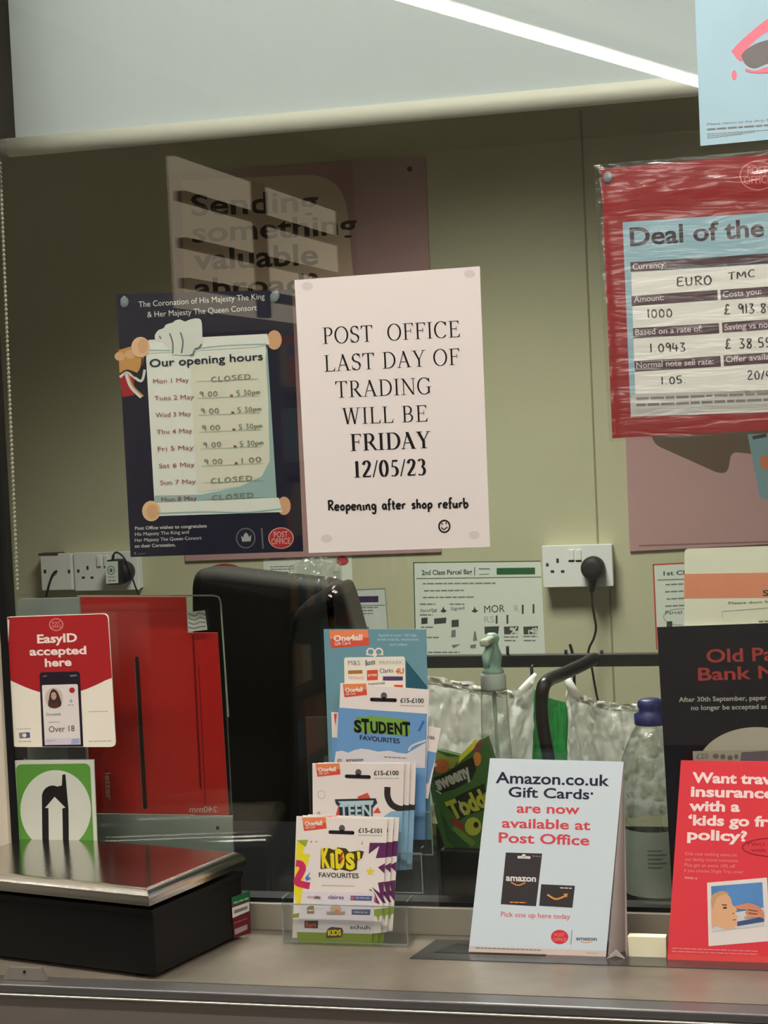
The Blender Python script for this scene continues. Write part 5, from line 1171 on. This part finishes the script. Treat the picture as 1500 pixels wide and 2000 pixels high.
nz = hy(966, 1245, SY-.03); MB().box((cx_-9*kk, SY-.045, zpx(1254)), (cx_+9*kk, SY, zpx(1240)), M('pale_nozzle', (206, 212, 190), 0.4), .003).build('nozzle', sp)
MB().tube([(cx_, SY-.014, zpx(1262)), (cx_, SY-.036, zpx(1275)), (cx_, SY-.034, zpx(1296))], [.006, .005, .004], spm, 10).build('trigger', sp)
MB().tube([(cx_, SY, zpx(1340)), (cx_+.004, SY, H0+.02)], .0025, sps, 8).build('dip_tube', sp)

# water bottle with blue cap
WY = 0.10
bxp = hy(1277, 1560, WY).x; kw = (hy(1277, 1500, WY)-EYE).dot(FW)/F_PX
def zw(py): return hy(1270, py, WY).z
wbt = thing('water_bottle', (bxp, WY, DZ), 'clear plastic water bottle with a dark blue sports cap, behind the glass', 'bottle')
R0 = 62*kw
prof = [(R0*.80, DZ), (R0*.94, DZ+.006), (R0*.96, zw(1752)), (R0*.9, zw(1744)), (R0*.96, zw(1736)), (R0*.97, zw(1610)), (R0*.93, zw(1600)), (R0*.97, zw(1590)), (R0, zw(1545)), (R0*.97, zw(1540)), (R0, zw(1535)), (R0*.98, zw(1518)), (R0, zw(1512)), (R0*.96, zw(1480)), (R0*.80, zw(1455)), (R0*.60, zw(1430)), (R0*.46, zw(1415)), (R0*.44, zw(1408))]
MB().lathe((bxp, WY, 0), prof, bottle_m, 40).build('bottle_body', wbt)
capb = M('dark_blue_cap', (30, 36, 104), 0.4, 0.4)
MB().lathe((bxp, WY, 0), [(R0*.50, zw(1414)), (R0*.52, zw(1410)), (R0*.52, zw(1394)), (R0*.38, zw(1390)), (R0*.36, zw(1384)), (R0*.40, zw(1380)), (R0*.40, zw(1370)), (R0*.30, zw(1365))], capb, 28).build('cap', wbt)
lb = MB(); lbm = M('bottle_label_grey', (150, 158, 148), 0.55); nl = 24
vs = []; fs = []
for i in range(nl+1):
    an = math.radians(200+i*140/nl)
    for z_ in (zw(1738), zw(1612)): vs.append((bxp+R0*1.0*math.cos(an), WY+R0*1.0*math.sin(an), z_))
for i in range(nl): fs.append([2*i, 2*i+2, 2*i+3, 2*i+1])
lb.add(vs, fs, lbm, True)
for k_ in range(5):
    vs = []; fs = []
    z0, z1 = zw(1646+k_*8), zw(1649+k_*8)
    for i in range(9):
        an = math.radians(262+i*(34 if k_ % 2 else 26)/8)
        for z_ in (z0, z1): vs.append((bxp+R0*1.006*math.cos(an), WY+R0*1.006*math.sin(an), z_))
    for i in range(8): fs.append([2*i, 2*i+2, 2*i+3, 2*i+1])
    lb.add(vs, fs, M('bottle_label_print', (96, 108, 98), 0.6), True)
lb.build('label_wrap', wbt)['label'] = 'grey-green paper label'

# bag of sweets propped behind the glass
SWY = 0.075
swp = hy(890, 1560, SWY); S = Sheet((0, SWY, 0), Yn); sg = M('sweet_bag_green', (62, 98, 44), 0.35, 0.5); S.up = (-.45, -.9)
swt = thing('sweet_bag', (swp.x, SWY, DZ), 'green bag of sweets with yellow lettering, between the gift cards and the spray bottle', 'sweet bag')
S.base([(826, 1468), (858, 1466), (905, 1478), (936, 1446), (950, 1440), (990, 1560), (960, 1690), (905, 1690), (872, 1668), (852, 1600)], sg, .012)
S.poly([(848, 1466), (875, 1478), (900, 1478), (885, 1500), (850, 1506)], M('sweet_lime', (136, 150, 54), 0.4), 1); S.poly([(894, 1492), (926, 1462), (934, 1444), (926, 1446), (898, 1476)], M('sweet_yellow', (206, 196, 60), 0.4), 2)
S.ell((862, 1496), 16, 14, M('sweet_orange', (176, 96, 44), 0.4), 2); S.ell((850, 1494), 3, 4, cream, 3); S.ell((932, 1482), 8, 14, M('sweet_amber', (190, 120, 50), 0.4), 2); S.poly([(924, 1464), (938, 1444), (944, 1456), (934, 1470)], M('sweet_plum', (120, 64, 64), 0.4), 3)
gsil = M('sweet_silver', (176, 176, 160), 0.35); sdk = M('sweet_shadow', (34, 34, 22), 0.5)
S.poly([(838, 1520), (868, 1512), (905, 1488), (924, 1478), (930, 1502), (922, 1522), (890, 1540), (862, 1548)], sdk, 3)
S.text('sweeny', (856, 1543), (922, 1514), 25, gsil, 4, .05)
S.poly([(866, 1570), (902, 1550), (946, 1530), (952, 1580), (912, 1592), (898, 1602), (884, 1586)], sdk, 3)
sy = M('sweet_letter_yellow', (166, 168, 50), 0.4)
S.text('Todds', (884, 1600), (966, 1568), 34, sy, 4, .05)
S.poly([(880, 1598), (890, 1598), (908, 1614), (902, 1622), (888, 1612)], M('sweet_red', (140, 48, 40), 0.4), 3); S.ell((924, 1614), 16, 18, sy, 3); S.ell((930, 1611), 5, 6, sdk, 4)
S.poly([(860, 1580), (880, 1620), (920, 1650), (900, 1668), (872, 1640)], M('sweet_dark_green', (44, 82, 42), 0.4), 1); S.line([(887, 1614), (902, 1630), (926, 1650)], 12, M('sweet_mid_green', (98, 130, 48), 0.4), 2, True)
S.line([(896, 1564), (908, 1592)], 3, gsil, 5); S.line([(852, 1544), (862, 1550)], 3, gsil, 5)
S.build('printed_pouch', swt)
SE = MB(); q = [hy(870, 1655, SWY-.004), hy(912, 1655, SWY-.004)]
MB().box((hy(862, 1660, SWY).x, SWY-.01, DZ), (hy(960, 1660, SWY).x, SWY+.05, hy(900, 1656, SWY).z), M('black_desk_box', (18, 18, 18), 0.4), .003).build('box_tmp')
bx = bpy.data.objects['box_tmp']; bx.name = 'desk_box'; tag(bx, 'black box on the office desk holding up the bag of sweets', 'box')
